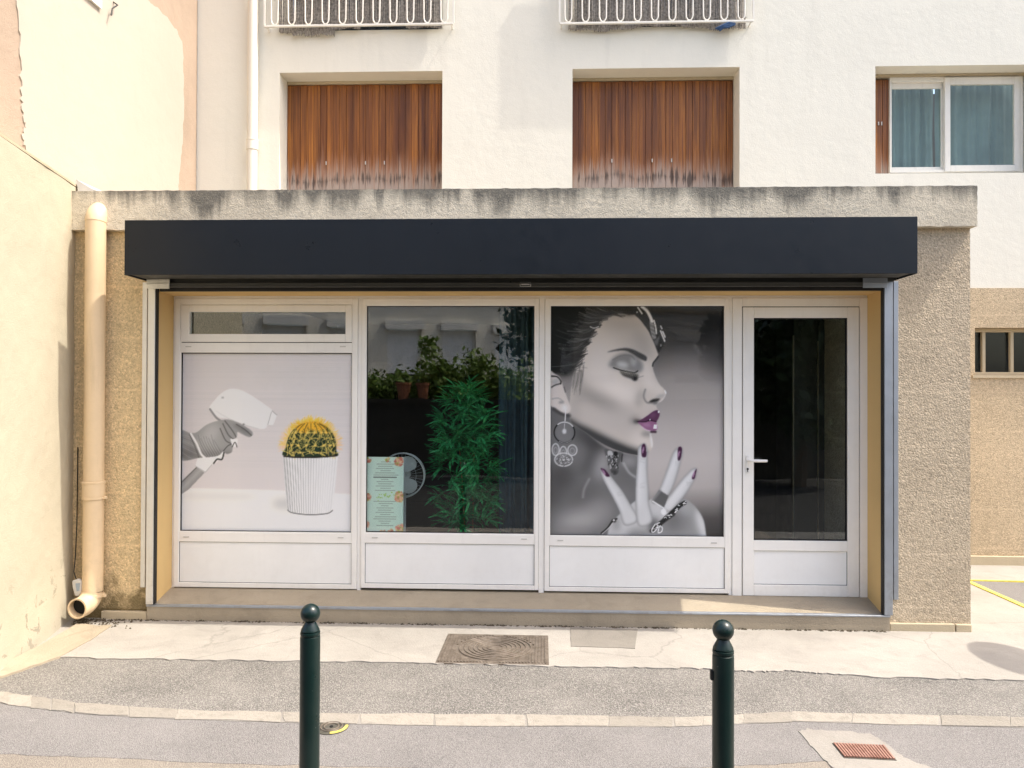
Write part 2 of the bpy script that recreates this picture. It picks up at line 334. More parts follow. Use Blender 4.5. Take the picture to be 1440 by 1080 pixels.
def paint_profile():
    p = Print(771, 427, 1022, 759); X, Y = p.X, p.Y
    # backdrop
    g = np.interp(Y+(X-960)*.06, [427, 465, 482, 500, 530, 600, 650, 690, 715, 735, 760], [10, 14, 34, 76, 124, 162, 170, 158, 116, 72, 50])
    p.c = np.stack([g*1.0, g*.965, g*.945], -1)
    p.put(np.clip((X-985)/40, 0, 1)*np.clip((Y-450)/30, 0, 1)*np.clip((540-Y)/40, 0, 1), 40, .7)
    p.put(p.ell(984, 489, 2, 9, 2, -35), 112, .5); p.put(p.ell(965, 560, 30, 70, 25), (158, 149, 142), .35)
    # neck and shoulders
    neck = [(765, 560), (812, 600), (850, 632), (880, 640), (900, 645), (906, 668), (912, 690), (915, 720), (918, 765), (765, 765)]
    m = p.poly(neck, 1.5); p.put(m, 98)
    for cx, cy, rx, ry, v, k, so, ro in ((785, 592, 16, 20, 92, .9, 8, 0), (788, 675, 18, 20, 62, .95, 11, 0), (778, 700, 10, 22, 66, .8, 9, 0), (838, 628, 34, 12, 50, .95, 9, 28), (826, 650, 9, 22, 70, .85, 7, 20), (848, 655, 9, 26, 158, .8, 7, 12), (812, 640, 12, 20, 112, .7, 9, 0), (818, 700, 24, 12, 84, .8, 9, -25), (815, 738, 34, 13, 160, .9, 10, -12), (845, 722, 18, 14, 138, .7, 9, 0), (800, 752, 24, 6, 118, .5, 6, 0), (885, 652, 12, 8, 150, .7, 5, 0), (884, 678, 10, 16, 92, .7, 8, -20), (880, 700, 14, 10, 112, .6, 7, 0)):
        p.put(m*p.ell(cx, cy, rx, ry, so, ro), (v*1.0, v*.985, v*.98), k)
    p.put(p.line([(828, 678), (821, 692), (819, 704)], 2.5, 2), 150, .6); p.put(p.line([(878, 655), (886, 668), (896, 675)], 2.5, 2), 172, .7)
    # face
    face = [(800, 592), (800, 560), (806, 520), (814, 500), (826, 478), (838, 458), (848, 443), (868, 436), (890, 436), (895.5, 441.5), (902, 447), (907.6, 454.6), (913, 462), (916.9, 470.4), (920.6, 476.9), (923.3, 484.3), (926.1, 491.7), (927.3, 497), (926.6, 500.5), (924, 504), (921, 509), (919.8, 514), (920.4, 519.4), (922.2, 525), (925.6, 533.3), (929.8, 540.7), (935.4, 546.3), (938.6, 550.9), (939.1, 553.9), (937.2, 558.5), (934.2, 563), (930.7, 565.7), (927, 567.6), (924.9, 571.3), (926.1, 575), (928, 577.8), (930, 582.4), (928.9, 587), (926.6, 591.7), (925, 595.4), (926.1, 598.1), (926.9, 601.9), (925.6, 606.5), (922.4, 609.7), (918.9, 611.3), (918.2, 614.5), (919.8, 620), (920.6, 626), (919.6, 632), (916, 637.5), (910, 641), (897.4, 642.5), (876.6, 638.5), (858.8, 632), (840, 622), (824, 611), (810, 602)]
    m = p.poly(face, .7)
    sh = p.poly([(806, 597), (830, 612), (858, 628), (880, 636), (905, 640), (905, 655), (850, 645), (815, 620)], 6)
    p.put(m, (178, 170, 162))
    for cx, cy, rx, ry, col, k, so, ro in ((885, 465, 36, 26, 160, .8, 12, 30), (905, 480, 10, 26, 140, .75, 7, -22), (846, 500, 26, 26, 186, .8, 12, 0), (872, 452, 30, 9, 136, .5, 7, 8), (870, 548, 32, 16, 198, .95, 10, 25), (842, 528, 22, 18, 192, .7, 10, 20), (838, 562, 34, 8, 122, .9, 7, 27), (868, 578, 26, 8, 152, .7, 8, 25), (812, 548, 9, 22, 138, .7, 7, 0), (838, 590, 30, 14, 168, .8, 9, 22), (880, 600, 26, 18, 166, .8, 9, 10), (905, 620, 16, 12, 188, .9, 7, 0), (912, 592, 8, 24, 172, .5, 6, 0), (912, 612, 9, 4, 112, .8, 3, 0), (893, 592, 7, 5, 118, .8, 4, -20), (914, 535, 9, 16, 194, .8, 5, -28), (908, 516, 9, 11, 186, .8, 5, 0), (929, 548, 8, 8, 190, .8, 4, 0), (901, 560, 6, 13, 140, .6, 4, 12), (915, 573, 10, 4, 176, .7, 3, 0), (806, 580, 8, 20, 150, .6, 6, 0)):
        p.put(m*p.ell(cx, cy, rx, ry, so, ro), (col*1.02, col*.98, col*.945), k)
    p.put(m*p.poly([(786, 588), (812, 599), (830, 607), (860, 621), (890, 633), (913, 642), (890, 660), (840, 655), (790, 640)], 4.2), 56, 1.25)
    p.put(m*p.line(face[27:33], 2, 1), 212, .5); p.put(m*p.line([(917, 612), (918, 620), (919, 630)], 3, 1.5), 204, .7)
    p.put(p.ell(832, 617, 40, 7, 6, 27), 66, .6)
    # eye
    p.put(m*p.poly([(856, 513), (862, 503), (872, 497), (884, 495), (896, 499), (903, 508), (904, 518), (897, 524), (880, 520), (864, 517)], 2.6), 96, .8)
    p.put(m*p.ell(876, 512, 9, 4.4, 2.4, 10), 176, .85); p.put(m*p.ell(892, 508, 4.5, 7, 2.2, -10), 164, .6)
    p.put(m*p.line([(862, 505), (874, 499), (888, 499), (893, 504)], 1.8, 1.2), 84, .55); p.put(m*p.ell(900, 515, 5, 7, 2.5), 112, .7)
    p.put(p.line([(863, 516.5), (872, 519.6), (881, 521.6), (893, 523.5), (898, 521)], 1.9), 16, .95)
    p.put(p.poly([(872, 521), (882, 523.5), (894, 524.5), (899, 528), (895, 534.5), (886, 531.5), (877, 528)], 1.1), 34, .9)
    for i in range(16):
        x = 872+i*1.65; p.put(p.line([(x, 521+i*.15), (x+1.4, 525+i*.3)], .7, .35), (150, 146, 130), .5)
    p.put(p.ell(894, 532.5, 4, 2.8, 1.2), 18, .85); p.put(p.line([(897, 531), (906, 528.5)], 1, .6), 80, .5)
    brow = [(854, 493.8), (866, 490), (880, 488), (890, 489.6), (899, 493.4), (910, 499.6), (911, 504), (909, 506.6), (900, 502.6), (890, 496), (880, 491.8), (868, 492)]
    p.put(p.poly(brow, .8), 42, .95); p.put(p.line([(856, 493.6), (868, 491)], 1.4, .8), 110, .5)
    p.put(p.line([(927.5, 500.5), (924.5, 504.5), (920.6, 509.5), (919.6, 514)], 2.2, .8), 26, .95)
    # nose and mouth
    p.put(p.poly([(914.5, 566), (921, 561.6), (930, 560.6), (928, 564), (922, 566.6)], .9), 24, .95)
    p.put(m*p.line([(909, 548), (906.8, 556), (908, 562), (912, 566.8), (918, 567)], 2, 1.4), 84, .7); p.put(m*p.ell(924, 567.5, 5, 2.2, 1.2), 92, .8)
    p.put(m*p.ell(931, 557.5, 7, 2.6, 1.6, -18), 136, .6); p.put(p.line([(937.5, 549.5), (938.8, 553)], 1.6, .6), 226, .8)
    p.put(m*p.ell(898, 594, 5.5, 3, 2), 42, .85)
    p.put(p.poly([(898.3, 594), (904.8, 590.4), (913, 585), (921.5, 579), (927.3, 577.8), (930, 582.4), (929.2, 587), (925.4, 593.6), (917.8, 594), (908.5, 595)], .5), (80, 46, 72))
    p.put(p.ell(920, 585, 5, 3, 2, -35), (104, 68, 96), .8)
    p.put(p.poly([(898.3, 594.4), (908.5, 594.6), (917.8, 593.6), (924.5, 595), (926.9, 602), (925.6, 606), (920.6, 607.8), (911.3, 605.8), (904, 601)], .5), (130, 88, 118))
    p.put(p.ell(911, 599, 6, 2.6, 1.6, 15), (158, 120, 146), .7); p.put(p.line([(898, 594.3), (908, 594.6), (916, 592.6), (925, 594.4)], 1.6, .6), (34, 12, 30), .95)
    p.put(p.line([(904, 601.6), (911, 606.4), (920, 608)], 1.2, .6), (196, 168, 190), .7)
    p.put(p.poly([(921.4, 598.6), (926, 598.6), (926, 604.6), (921, 604.6)], .3, False), (236, 226, 236)); p.put(p.ell(921, 609, 5, 1.9, .8), (32, 14, 26), .9)
    p.put(p.ell(928.4, 580, 1.1, 1.6, .4), 236); p.put(p.ell(916, 591.5, 1, .8, .4), 230)
    # hair
    hair = [(760, 420), (905, 420), (900, 434), (886, 439), (866, 437), (852, 440.5), (842, 447), (833, 456), (829, 466), (822, 478), (815, 490), (810, 503), (807, 516), (801, 524), (790, 527), (780, 524), (765, 522)]
    p.put(p.poly(hair, 3.6), (13, 15, 13), 1.15)
    hb = p.smooth([(892, 437), (868, 436), (850, 440), (838, 449), (831, 462), (824, 476), (817, 489), (812, 503), (809, 516)], 10, False)
    for i in range(260):
        t = p.rng.rand(); q = hb[int(t*(len(hb)-1))]; e = p.rng.rand()*15-3
        ang = math.radians(198+8*p.rng.randn()) - t*.75
        dx, dy = math.cos(ang), math.sin(ang); nx = 1 if t > .1 else 1.6
        s0 = (q[0]-dx*e*nx, q[1]-dy*e+1.5*p.rng.randn()); L = 14+p.rng.rand()*26
        pts = [s0, (s0[0]+dx*L*.5, s0[1]+dy*L*.5+2.2), (s0[0]+dx*L, s0[1]+dy*L)]
        p.put(p.line(pts, .8+p.rng.rand()*1.2, .5), (16 if p.rng.rand() < .78 else 118-50*p.rng.rand()), .5)
    for i in range(26):
        y = 440+p.rng.rand()*75; x = 776+p.rng.rand()*22
        p.put(p.line([(x, y), (x+14, y+5), (x+28, y+7)], .8, .6), 58, .4)
    for i in range(22):
        x = 806+p.rng.rand()*14; y = 512+p.rng.rand()*14
        p.put(p.line([(x, y), (x-1, y+12), (x-2-3*p.rng.rand(), y+24+8*p.rng.rand())], 1, .7, True, .5), 62, .4)
    p.put(p.line([(829, 457), (834, 459), (841, 457)], 1.4, .6), 205, .8)
    # head-piece
    p.put(p.poly([(884, 424), (914, 424), (921, 444), (932.6, 456.5), (938, 471), (937, 479), (932.6, 489), (927.5, 495), (925, 489), (922.4, 480.5), (919.6, 476), (915, 465), (908.5, 455.6), (901, 446), (892, 438)], .7, False), 20)
    p.put(p.poly([(920.5, 478), (931, 469), (926, 486)], 1, False), 84); p.put(p.line([(918, 450), (919, 460), (921.5, 472)], 6.5, 1), 108)
    p.put(p.line([(904, 428), (911, 434), (916, 442.6), (918.5, 449)], 4.4, 1), 206); p.put(p.line([(898, 429), (904, 438)], 2, .6), 200); p.put(p.ell(897, 436, 1.2, 1.8, .5), 170)
    p.put(p.line([(921.5, 448), (924, 458), (925, 467)], 1.8, .5), 220); p.put(p.line([(931, 463), (937, 478)], 2, .6), 205); p.put(p.line([(934, 464), (937.5, 472)], 1.8, .6), 225); p.put(p.line([(931, 456), (933, 460)], 1.6, .5), 200); p.put(p.ell(931.5, 484, 1.4, 1.4, .5), 120)
    for i in range(7): p.put(p.line([(916+i*.5, 452+i*3), (922+i*.3, 455+i*3)], .7, .4), 60 if i % 2 else 170, .6)
    # ear
    ear = [(768, 523), (778, 526), (785, 531), (788.5, 541), (793, 553), (797, 563.9), (800.6, 573), (800, 580), (795, 583.6), (786.7, 581), (779, 575.5), (768, 566)]
    m = p.poly(ear, .7); p.put(m, (186, 178, 172)); p.put(p.line([(799, 586), (795, 586), (786, 583), (776, 577)], 4, 2), 40, .6)
    p.put(p.line([(773, 529), (781, 530), (786, 536), (786, 540)], 2.2), 22, .9); p.put(m*p.ell(779, 537, 6, 4, 2, -20), 148, .8)
    p.put(p.line([(773, 545), (778, 542), (785, 540)], 2, .8), 46, .85); p.put(p.line([(791, 545), (793, 552)], 1.6, .7), 60, .7)
    p.put(m*p.ell(787, 567, 4, 1.8, 1.2), 112, .8); p.put(m*p.line([(774, 562), (783, 561), (790, 566)], 1.4, 1), 128, .7); p.put(m*p.ell(792, 575, 5, 5, 2.5), 204, .8)
    # ear-rings
    p.put(p.line([(793.4, 578), (793, 588), (792.4, 596)], 1.4, .5), 196)
    a = np.linspace(0, 6.283, 40); ring = [(791.8+15*math.cos(t), 610.6+15*math.sin(t)) for t in a]
    p.put(p.ell(791.8, 610.6, 14, 14, 1.5), 112, .6); p.put(p.line(ring, 1.9, .5, False), 24); p.put(p.line(ring[25:36], 1.8, .6, False), 206, .9); p.put(p.line(ring[5:14], 1, .5, False), 170, .8)
    p.put(p.ell(791.6, 609, 3, 4, .8), 196, .85); p.put(p.line([(791.8, 598), (791.6, 606)], .9), 180)
    for cx, cy, rx, ry in ((779, 635.5, 5, 8.5), (790.2, 639, 4.8, 8), (803.4, 636.2, 6.6, 7.6), (790.8, 650, 13, 9.5)):
        e = [(cx+rx*math.cos(t), cy+ry*math.sin(t)) for t in a]; p.put(p.ell(cx, cy, rx, ry, 1), 108, .7)
        p.put(p.line(e, 1.7, .6, False), 190, .85); p.put(p.line([(cx+rx*.5*math.cos(t), cy+ry*.5*math.sin(t)+1) for t in a], 1, .5, False), 158, .7)
    for i in range(60): p.put(p.ell(790.8+10*p.rng.randn()*.6, 651+5*p.rng.randn()*.6, .7, .7, .3), 215 if i % 2 else 60, .6)
    m = p.poly([(850, 634.5), (863, 637), (877, 640), (874, 650), (870.5, 658), (870.5, 668), (865, 672), (859, 666), (854, 650)], .6)
    p.put(m, 78, .95)
    for i in range(70): p.put(m*p.ell(862+5*p.rng.randn(), 652+9*p.rng.randn(), .9, 1.6, .3), 165 if i % 2 else 26, .7)
    p.put(p.ell(858, 640, 3.5, 4, .6), 172, .9); p.put(p.ell(866, 641, 2.6, 4, .5), 20); p.put(p.line([(876, 642), (875, 652)], 1.6), 40)
    p.put(m*p.ell(864, 668, 5, 3.5, 1.5), 52, .9)
    # far shoulder
    m = p.poly([(925, 770), (932, 745), (948, 716), (964, 705), (978, 713), (988, 725), (994, 738), (997, 757), (998, 770)], .8)
    p.put(m, 128); p.put(m*p.ell(991, 742, 6, 24, 5, -18), 206, .9); p.put(m*p.ell(950, 735, 16, 20, 9), 92, .8); p.put(m*p.ell(968, 718, 12, 10, 6), 160, .7)
    # hand
    palm = [(868, 733), (880, 722), (897, 708), (913, 708), (922, 706), (938, 716), (946, 724), (930, 742), (918, 762), (862, 766), (856, 752)]
    m = p.poly(palm, .8); p.put(m, 168)
    for cx, cy, rx, ry, v, k, so in ((884, 738, 14, 14, 190, .8, 7), (905, 742, 10, 14, 178, .8, 6), (868, 742, 5, 12, 92, .6, 5), (900, 755, 18, 7, 112, .8, 6), (922, 745, 8, 12, 62, .9, 5), (928, 718, 7, 9, 178, .8, 4)):
        p.put(m*p.ell(cx, cy, rx, ry, so), v, k)
    fingers = (([(844.8, 662), (850, 663), (857.4, 671), (866, 682), (876, 694.8), (888.4, 715.5), (899, 736), (880, 744), (872, 722.9), (864.8, 708), (854.4, 688.8), (847, 674)], (858, 690), -32),
               ([(949, 640), (956, 632), (961, 631.5), (963, 638), (961, 649), (955.5, 669.6), (949, 688.8), (940.3, 704), (932, 712), (919, 710), (930, 691.8), (940.3, 665)], (948, 665), 22),
               ([(898.9, 634), (903, 628), (908.5, 626.4), (911.5, 634), (912, 650), (912.4, 671), (914, 694.8), (914.6, 712.5), (919, 738), (900, 744), (895.6, 711), (896, 683), (898, 651.8)], (903, 680), 2),
               ([(972, 667), (977, 662.6), (983.3, 661.5), (982.6, 670), (980.3, 677), (970, 694.8), (953.7, 715.5), (944.8, 724), (934, 717), (949, 694.8), (962, 678)], (962, 690), 36))
    for pts, (cx, cy), ro in fingers:
        m = p.poly(pts, .6); p.put(p.blur(m, 1.4), 84, .5); p.put(m, 180)
        p.put(m*p.ell(cx-2, cy, 3.6, 40, 4, ro), 210, .6); ed = m*(1-p.poly(pts, 2.2)); p.put(np.clip(ed*1.7, 0, 1), 112, .7)
    for x, y in ((905, 650), (905, 688), (956, 655), (872, 700), (972, 684)):
        for i in range(3): p.put(p.line([(x-3, y+i*2.4-3), (x+3, y+i*2.4-3+p.rng.randn())], .8, .8), 140, .35)
    p.put(p.poly([(919.5, 708), (929.5, 692.5), (943, 701), (936.5, 718)], .6, False), 84); p.put(p.line([(921, 707), (931, 694)], 3, 1.6), 128, .7); p.put(p.line([(920, 709), (936, 719)], 1.4), 205); p.put(p.ell(936, 724, 4, 4.5, 1), 214)
    for pts in ([(844.8, 662), (851, 664), (858, 673), (853, 674), (847, 667)], [(904, 630), (908, 626.2), (910.2, 632), (910.4, 644.6), (904.4, 644.4)], [(956.6, 632), (962, 631.6), (961.4, 643), (959, 650), (956, 648)], [(979, 668), (983.6, 661.6), (982.5, 668), (980.3, 676.4), (976.4, 676)]):
        p.put(p.poly(pts, .5), (54, 24, 48)); c = np.mean(np.array(pts), 0); p.put(p.ell(c[0]-1.4, c[1], 1.1, 5, .7, -28 if c[0] < 860 else 12), (190, 160, 186), .75)
    # bracelets
    p.put(p.line([(930, 742), (945, 728), (958, 716), (966, 711)], 6, 1), 24, .95); p.put(p.line([(918, 752), (936, 738), (950, 728)], 5, 1), 40, .8)
    for i in range(60):
        t = p.rng.rand(); p.put(p.ell(920+46*t+p.rng.randn(), 752-42*t+2.2*p.rng.randn(), 1, .8, .3), 225 if i % 2 else 16, .8)
    p.put(p.line([(924, 742), (919, 750), (921, 754), (928, 746), (926, 742), (930, 740)], 1.3), 226); p.put(p.line([(930, 745), (928, 754), (933, 753), (934, 747), (930, 745)], 1.3), 226)
    p.put(p.line([(846, 756), (855, 748), (862, 738), (868, 735)], 2.6, .7), 26, .9); p.put(p.line([(847, 757), (857, 748), (864, 739)], 1, .5), 190, .8); p.put(p.ell(864, 738, 4, 3, .8), 46, .8); p.put(p.ell(864, 737, 1.5, 1.2, .4), 210)
    return p

def paint_leaflet():
    p = Print(0, 0, 52, 106, .5); p.c[:] = 1; p.c *= np.array([206, 222, 212.])
    p.put(np.clip((p.X-35)/20, 0, 1), (176, 206, 202), .5)
    y = 7; k = 0
    while y < 99:
        if not 49 < y < 62:
            w = (10, 22, 18, 24, 12, 26, 30, 16)[k % 8]; k += 1; x = 27-w/2
            if abs(y-29) < 1.3: p.put(p.line([(12, y), (42, y)], 1.8, .3), 96, .8)
            else:
                while x < 27+w/2:
                    L = 1.2+2.6*p.rng.rand(); p.put(p.line([(x, y), (x+L, y)], .9, .3), 112, .62); x += L+.9
        y += 3.1
    def flower(cx, cy, r, n):
        for i in range(n):
            a = p.rng.rand()*6.28; d = r*math.sqrt(p.rng.rand())
            x, yy = cx+d*math.cos(a), cy+d*math.sin(a)
            p.put(p.ell(x, yy, 1+p.rng.rand(), 1+p.rng.rand(), .4), [(214, 140, 122), (228, 170, 150), (196, 112, 100), (160, 168, 80), (232, 196, 150)][p.rng.randint(5)], .85)
    for cx, cy, r, n in ((46, 6, 6, 60), (3, 3, 5, 30), (47, 56, 7, 90), (3, 57, 5, 60), (48, 101, 6, 60), (2, 96, 4, 30), (24, 105, 3, 16), (35, 105, 3, 16), (30, 4, 3, 10)): flower(cx, cy, r, n)
    for i in range(26): p.put(p.ell(27+7*p.rng.randn(), 55+2.4*p.rng.randn(), .8, .8, .3), (150, 186, 70), .7)
    return p
# ------------------------------------------------------------------ materials
M = {}
M['roughcast'] = m_roughcast('ochre_roughcast', (.70, .54, .315), True)
M['roughcast_right'] = m_roughcast('grey_ochre_roughcast', (.54, .445, .32), False)
M['roughcast_back'] = m_roughcast('pale_roughcast', (.54, .43, .29), False, .004)
M['white_wall'] = m_plaster('off_white_render', (.80, .772, .675), .035, .0015, .22)
M['cream_wall'] = m_plaster('cream_wall_paint', (.50, .448, .335), .04, .003, .14, True)
M['pink_render'] = m_plaster('rosy_old_render', (.43, .33, .25), .12, .004, .3)
M['patch'] = m_plaster('new_white_plaster', (.485, .432, .36), .04, .002, .1)
M['ochre_paint'] = m_plaster('ochre_reveal_paint', (.66, .46, .205), .06, .001, .2)
M['strip'] = m_plaster('pale_base_render', (.50, .42, .29), .12, .003, .5)

def m_slab():
    n = NT('weathered_roof_edge'); X, Y, Z = n.sep(); col = (.70, .625, .49)
    worm = n.noise(58, 5, .65, 1.3)
    c = n.ramp(n.noise(2.2, 5), [(.3, mul(col, .86)), (.7, mul(col, 1.1))])
    run = n.noise(1, 6, .62, .5, n.map((7.5, 7.5, .8))); big = n.noise(1, 3, .5, 0, n.map((2.3, 2.3, .6)))
    f = n.math('ADD', n.math('MULTIPLY', n.math('SUBTRACT', Z, 3.03), 3.2), n.math('ADD', n.math('MULTIPLY', run, 1.5), n.math('MULTIPLY', big, 1.7)))
    c = n.mix(n.ramp(n.math('SUBTRACT', f, 1.43), [(.20, 0.), (.62, .9)]), c, (.135, .128, .11))
    c = n.mix(n.ramp(worm, [(.38, .5), (.5, 0.)]), c, mul(col, .55))
    return n.done(c, .95, n.bump(n.math('ADD', worm, n.math('MULTIPLY', n.noise(160, 3), .4)), .006), 0, .2)
M['slab'] = m_slab()

def m_concrete(name, col, cracks=True, dark=.0):
    n = NT(name)
    c = n.ramp(n.noise(1.3, 7, .62), [(.3, mul(col, .84)), (.7, mul(col, 1.1))])
    c = n.mix(n.ramp(n.noise(1, 5, .6, .4, n.map((1.2, 6, 1))), [(.55, 0.), (.75, .3)]), c, mul(col, .72))
    c = n.mix(n.ramp(n.noise(70, 4, .7), [(.58, 0.), (.72, .4)]), c, mul(col, .62))
    c = n.mix(n.ramp(n.noise(4.5, 8, .72, .6), [(.52, 0.), (.70, .42)]), c, mul(col, .62))
    c = n.mix(n.ramp(n.noise(2.6, 7, .7, .4, n.map((1, 1, 1), (7, 3, 2))), [(.55, 0.), (.72, .35)]), c, mul(col, 1.28))
    if cracks:
        v = n.voro(.7, 'DISTANCE_TO_EDGE', n.mix(.12, n.pos, n.noise(4, 5, .6, 0, None, 1)))
        c = n.mix(n.ramp(v, [(.0, .35), (.004, 0.)]), c, mul(col, .35))
    return n.done(c, .92, n.bump(n.math('ADD', n.noise(90, 4, .65), n.noise(9, 4)), .004), 0, .25)
M['concrete'] = m_concrete('pale_concrete', (.345, .322, .285))
M['concrete_sill'] = m_concrete('grey_brown_concrete', (.36, .305, .225), False)
M['concrete_shadow'] = m_concrete('painted_shadow_grey', (.235, .215, .185), False)
M['mortar'] = m_concrete('rough_pale_mortar', (.285, .265, .235), True)

def m_asphalt(name, col, stone, s=150, amt=.6, bump=.006):
    n = NT(name)
    v = n.voro(s, 'F1', None, 'Color'); d = n.voro(s, 'F1')
    g = n.sep(v)[0]
    c = n.mix(n.ramp(g, [(.25, 0.), (.85, amt)]), col, stone)
    c = n.mix(n.ramp(d, [(.35, 0.), (.65, .8)]), c, mul(col, .45))
    c = n.mix(n.ramp(n.noise(1.4, 6, .6), [(.35, .0), (.7, .35)]), c, mul(stone, .9))
    c = n.mix(n.ramp(n.noise(300, 2), [(.5, 0.), (.7, .35)]), c, mul(col, .5))
    c = n.mix(n.ramp(n.noise(3.2, 8, .7, .5), [(.54, 0.), (.72, .4)]), c, mul(col, .62))
    c = n.mix(n.ramp(n.noise(9, 7, .75), [(.60, 0.), (.70, .35)]), c, mul(stone, 1.12))
    return n.done(c, .9, n.bump(n.math('SUBTRACT', 1., d), bump), 0, .3)
M['asphalt'] = m_asphalt('coarse_worn_asphalt', (.18, .170, .155), (.41, .386, .348), 140, .75, .005)
M['road'] = m_asphalt('fine_grey_asphalt', (.225, .213, .203), (.33, .312, .297), 190, .6, .003)
M['tan_road'] = m_asphalt('tan_worn_asphalt', (.27, .235, .195), (.38, .34, .285), 190, .6, .003)

def m_stone():
    n = NT('pale_kerb_stone'); r = n.rnd(); col = (.315, .288, .245)
    c = n.mix(r, mul(col, .86), mul(col, 1.1)); c = n.mix(n.ramp(n.noise(16, 6, .7), [(.5, 0.), (.72, .55)]), c, mul(col, .55))
    return n.done(c, .9, n.bump(n.noise(60, 5, .7), .008), 0, .25)
M['stone'] = m_stone()

def m_wood():
    n = NT('weathered_varnished_wood'); X, Y, Z = n.sep(); r = n.rnd()
    g = n.noise(1, 6, .65, .6, n.map((110, 110, 1.3))); g2 = n.noise(1, 4, .6, 0, n.map((9, 9, .5)))
    c = n.ramp(g, [(.30, (.09, .026, .007)), (.48, (.27, .09, .015)), (.70, (.56, .22, .032))])
    c = n.mix(n.ramp(g2, [(.36, .85), (.58, 0.)]), c, (.085, .025, .008))
    c = n.mix(n.ramp(r, [(.1, .5), (.7, 0.)]), c, (.13, .040, .012))
    Z = n.math('ADD', Z, n.math('MULTIPLY', n.math('SUBTRACT', n.noise(1, 3, .5, 0, n.map((4.5, 4.5, .3))), .5), .22)); up = n.math('SUBTRACT', Z, 4.0)
    wear = n.math('SUBTRACT', n.math('ADD', n.math('MULTIPLY', n.noise(1, 6, .7, .3, n.map((60, 60, 1.2))), 1.1), n.math('MULTIPLY', n.noise(1, 3, .5, 0, n.map((3.2, 3.2, .5))), .7)), n.math('MULTIPLY', up, 1.5))
    c = n.mix(n.ramp(wear, [(.62, 0.), (.98, .75)]), c, (.38, .215, .145))
    gy = n.math('SUBTRACT', n.math('MULTIPLY', n.noise(1, 6, .8, .2, n.map((42, 42, .9))), 2.4), n.math('ADD', n.math('MULTIPLY', up, 2.4), .55))
    c = n.mix(n.ramp(gy, [(.45, 0.), (.95, .9)]), c, (.40, .33, .285))
    dk = n.math('SUBTRACT', n.math('MULTIPLY', n.noise(1, 5, .75, .3, n.map((30, 30, 1.6))), 2.6), n.math('ADD', n.math('ABSOLUTE', n.math('MULTIPLY', n.math('SUBTRACT', Z, 3.94), 4.)), .62))
    c = n.mix(n.ramp(dk, [(.50, 0.), (.80, .8)]), c, (.05, .038, .034))
    return n.done(c, n.ramp(wear, [(.5, .42), (.9, .85)]), n.bump(g, .002), 0, .4)
M['wood'] = m_wood()

def m_paint(name, col, rough=.35, dirt=.15, spec=.5, metal=0.):
    n = NT(name); c = n.ramp(n.noise(2.2, 5), [(.3, mul(col, .96)), (.7, mul(col, 1.03))])
    c = n.mix(n.ramp(n.noise(1, 6, .65, .3, n.map((22, 22, 2.5))), [(.55, 0.), (.8, dirt)]), c, mul(col, .5))
    X, Y, Z = n.sep()
    gr = n.math('MULTIPLY', n.ramp(n.noise(11, 8, .75, .4), [(.46, 0.), (.68, 1.)]), n.ramp(n.math('ADD', Z, n.math('MULTIPLY', n.noise(3, 4), .3)), [(.25, .55), (.75, .12)]))
    c = n.mix(n.math('MULTIPLY', gr, min(1., dirt*2.2)), c, mul((.62, .52, .40), max(.05, col[1])*.75))
    return n.done(c, n.ramp(n.noise(9, 5), [(.3, rough*.85), (.7, min(1, rough*1.3))]), n.bump(n.noise(3.5, 3), .0015), metal, spec)
M['frame'] = m_paint('white_lacquered_aluminium', (.89, .865, .815), .4, .12)
M['panel'] = m_paint('white_panel', (.885, .88, .855), .35, .06)
M['gasket'] = simple('black_gasket', (.015, .014, .013), .6)
M['navy'] = m_paint('dark_navy_lacquer', (.006, .009, .014), .32, .12, .32)
M['soffit'] = m_paint('dark_grey_metal', (.055, .055, .050), .5, .3)
M['alu_bounce'] = m_paint('bounce_lit_aluminium', (.70, .69, .66), .42, .35, .5, .55)  # left rail and bracket: sunlit bounce put into the paler metal colour
M['galva'] = m_paint('galvanised_steel', (.36, .39, .43), .45, .3, .5, .7)
M['white_metal'] = m_paint('white_painted_steel', (.80, .77, .70), .4, .3)
M['pvc'] = m_paint('beige_pvc_pipe', (.70, .535, .34), .45, .3)
M['pvc_white'] = m_paint('cream_pvc_pipe', (.75, .70, .60), .45, .2)
M['black'] = simple('dark_void', (.01, .01, .01), .9)
M['reed'] = simple('weathered_reed', (.30, .27, .235), .85, .5, 45)
M['blue_cloth'] = simple('blue_cloth', (.035, .075, .16), .9, .3, 30)
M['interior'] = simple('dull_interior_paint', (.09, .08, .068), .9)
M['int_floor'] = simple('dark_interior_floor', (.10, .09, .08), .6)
M['curtain'] = simple('slate_blue_curtain', (.055, .10, .13), .9, .2, 10)
M['sheer'] = simple('grey_green_sheer', (.22, .285, .27), .9, .12, 4)
M['cabinet'] = m_paint('charcoal_cabinet', (.045, .045, .042), .35, .1)
M['chrome'] = simple('metal_trim', (.65, .60, .48), .3, .1, 5, 0, 60, .8)
M['fan_ring'] = simple('pale_grey_fan_plastic', (.52, .55, .55), .4)
M['fan_blade'] = simple('smoky_fan_blade', (.55, .59, .58), .35)
M['handle'] = simple('white_handle', (.85, .83, .79), .3, .03)
M['yellow'] = simple('yellow_road_paint', (.70, .60, .12), .8, .2, 30)
M['tag'] = simple('pale_grey_plastic', (.58, .56, .52), .45)
M['tag_blue'] = simple('blue_grey_print', (.30, .36, .42), .5, .4, 300)
M['dirt'] = simple('dark_debris', (.085, .068, .045), .95, .5, 60, .01, 80)
M['stem'] = simple('cane_stem', (.42, .26, .12), .7)
M['pot'] = simple('dark_pot', (.05, .045, .04), .6)
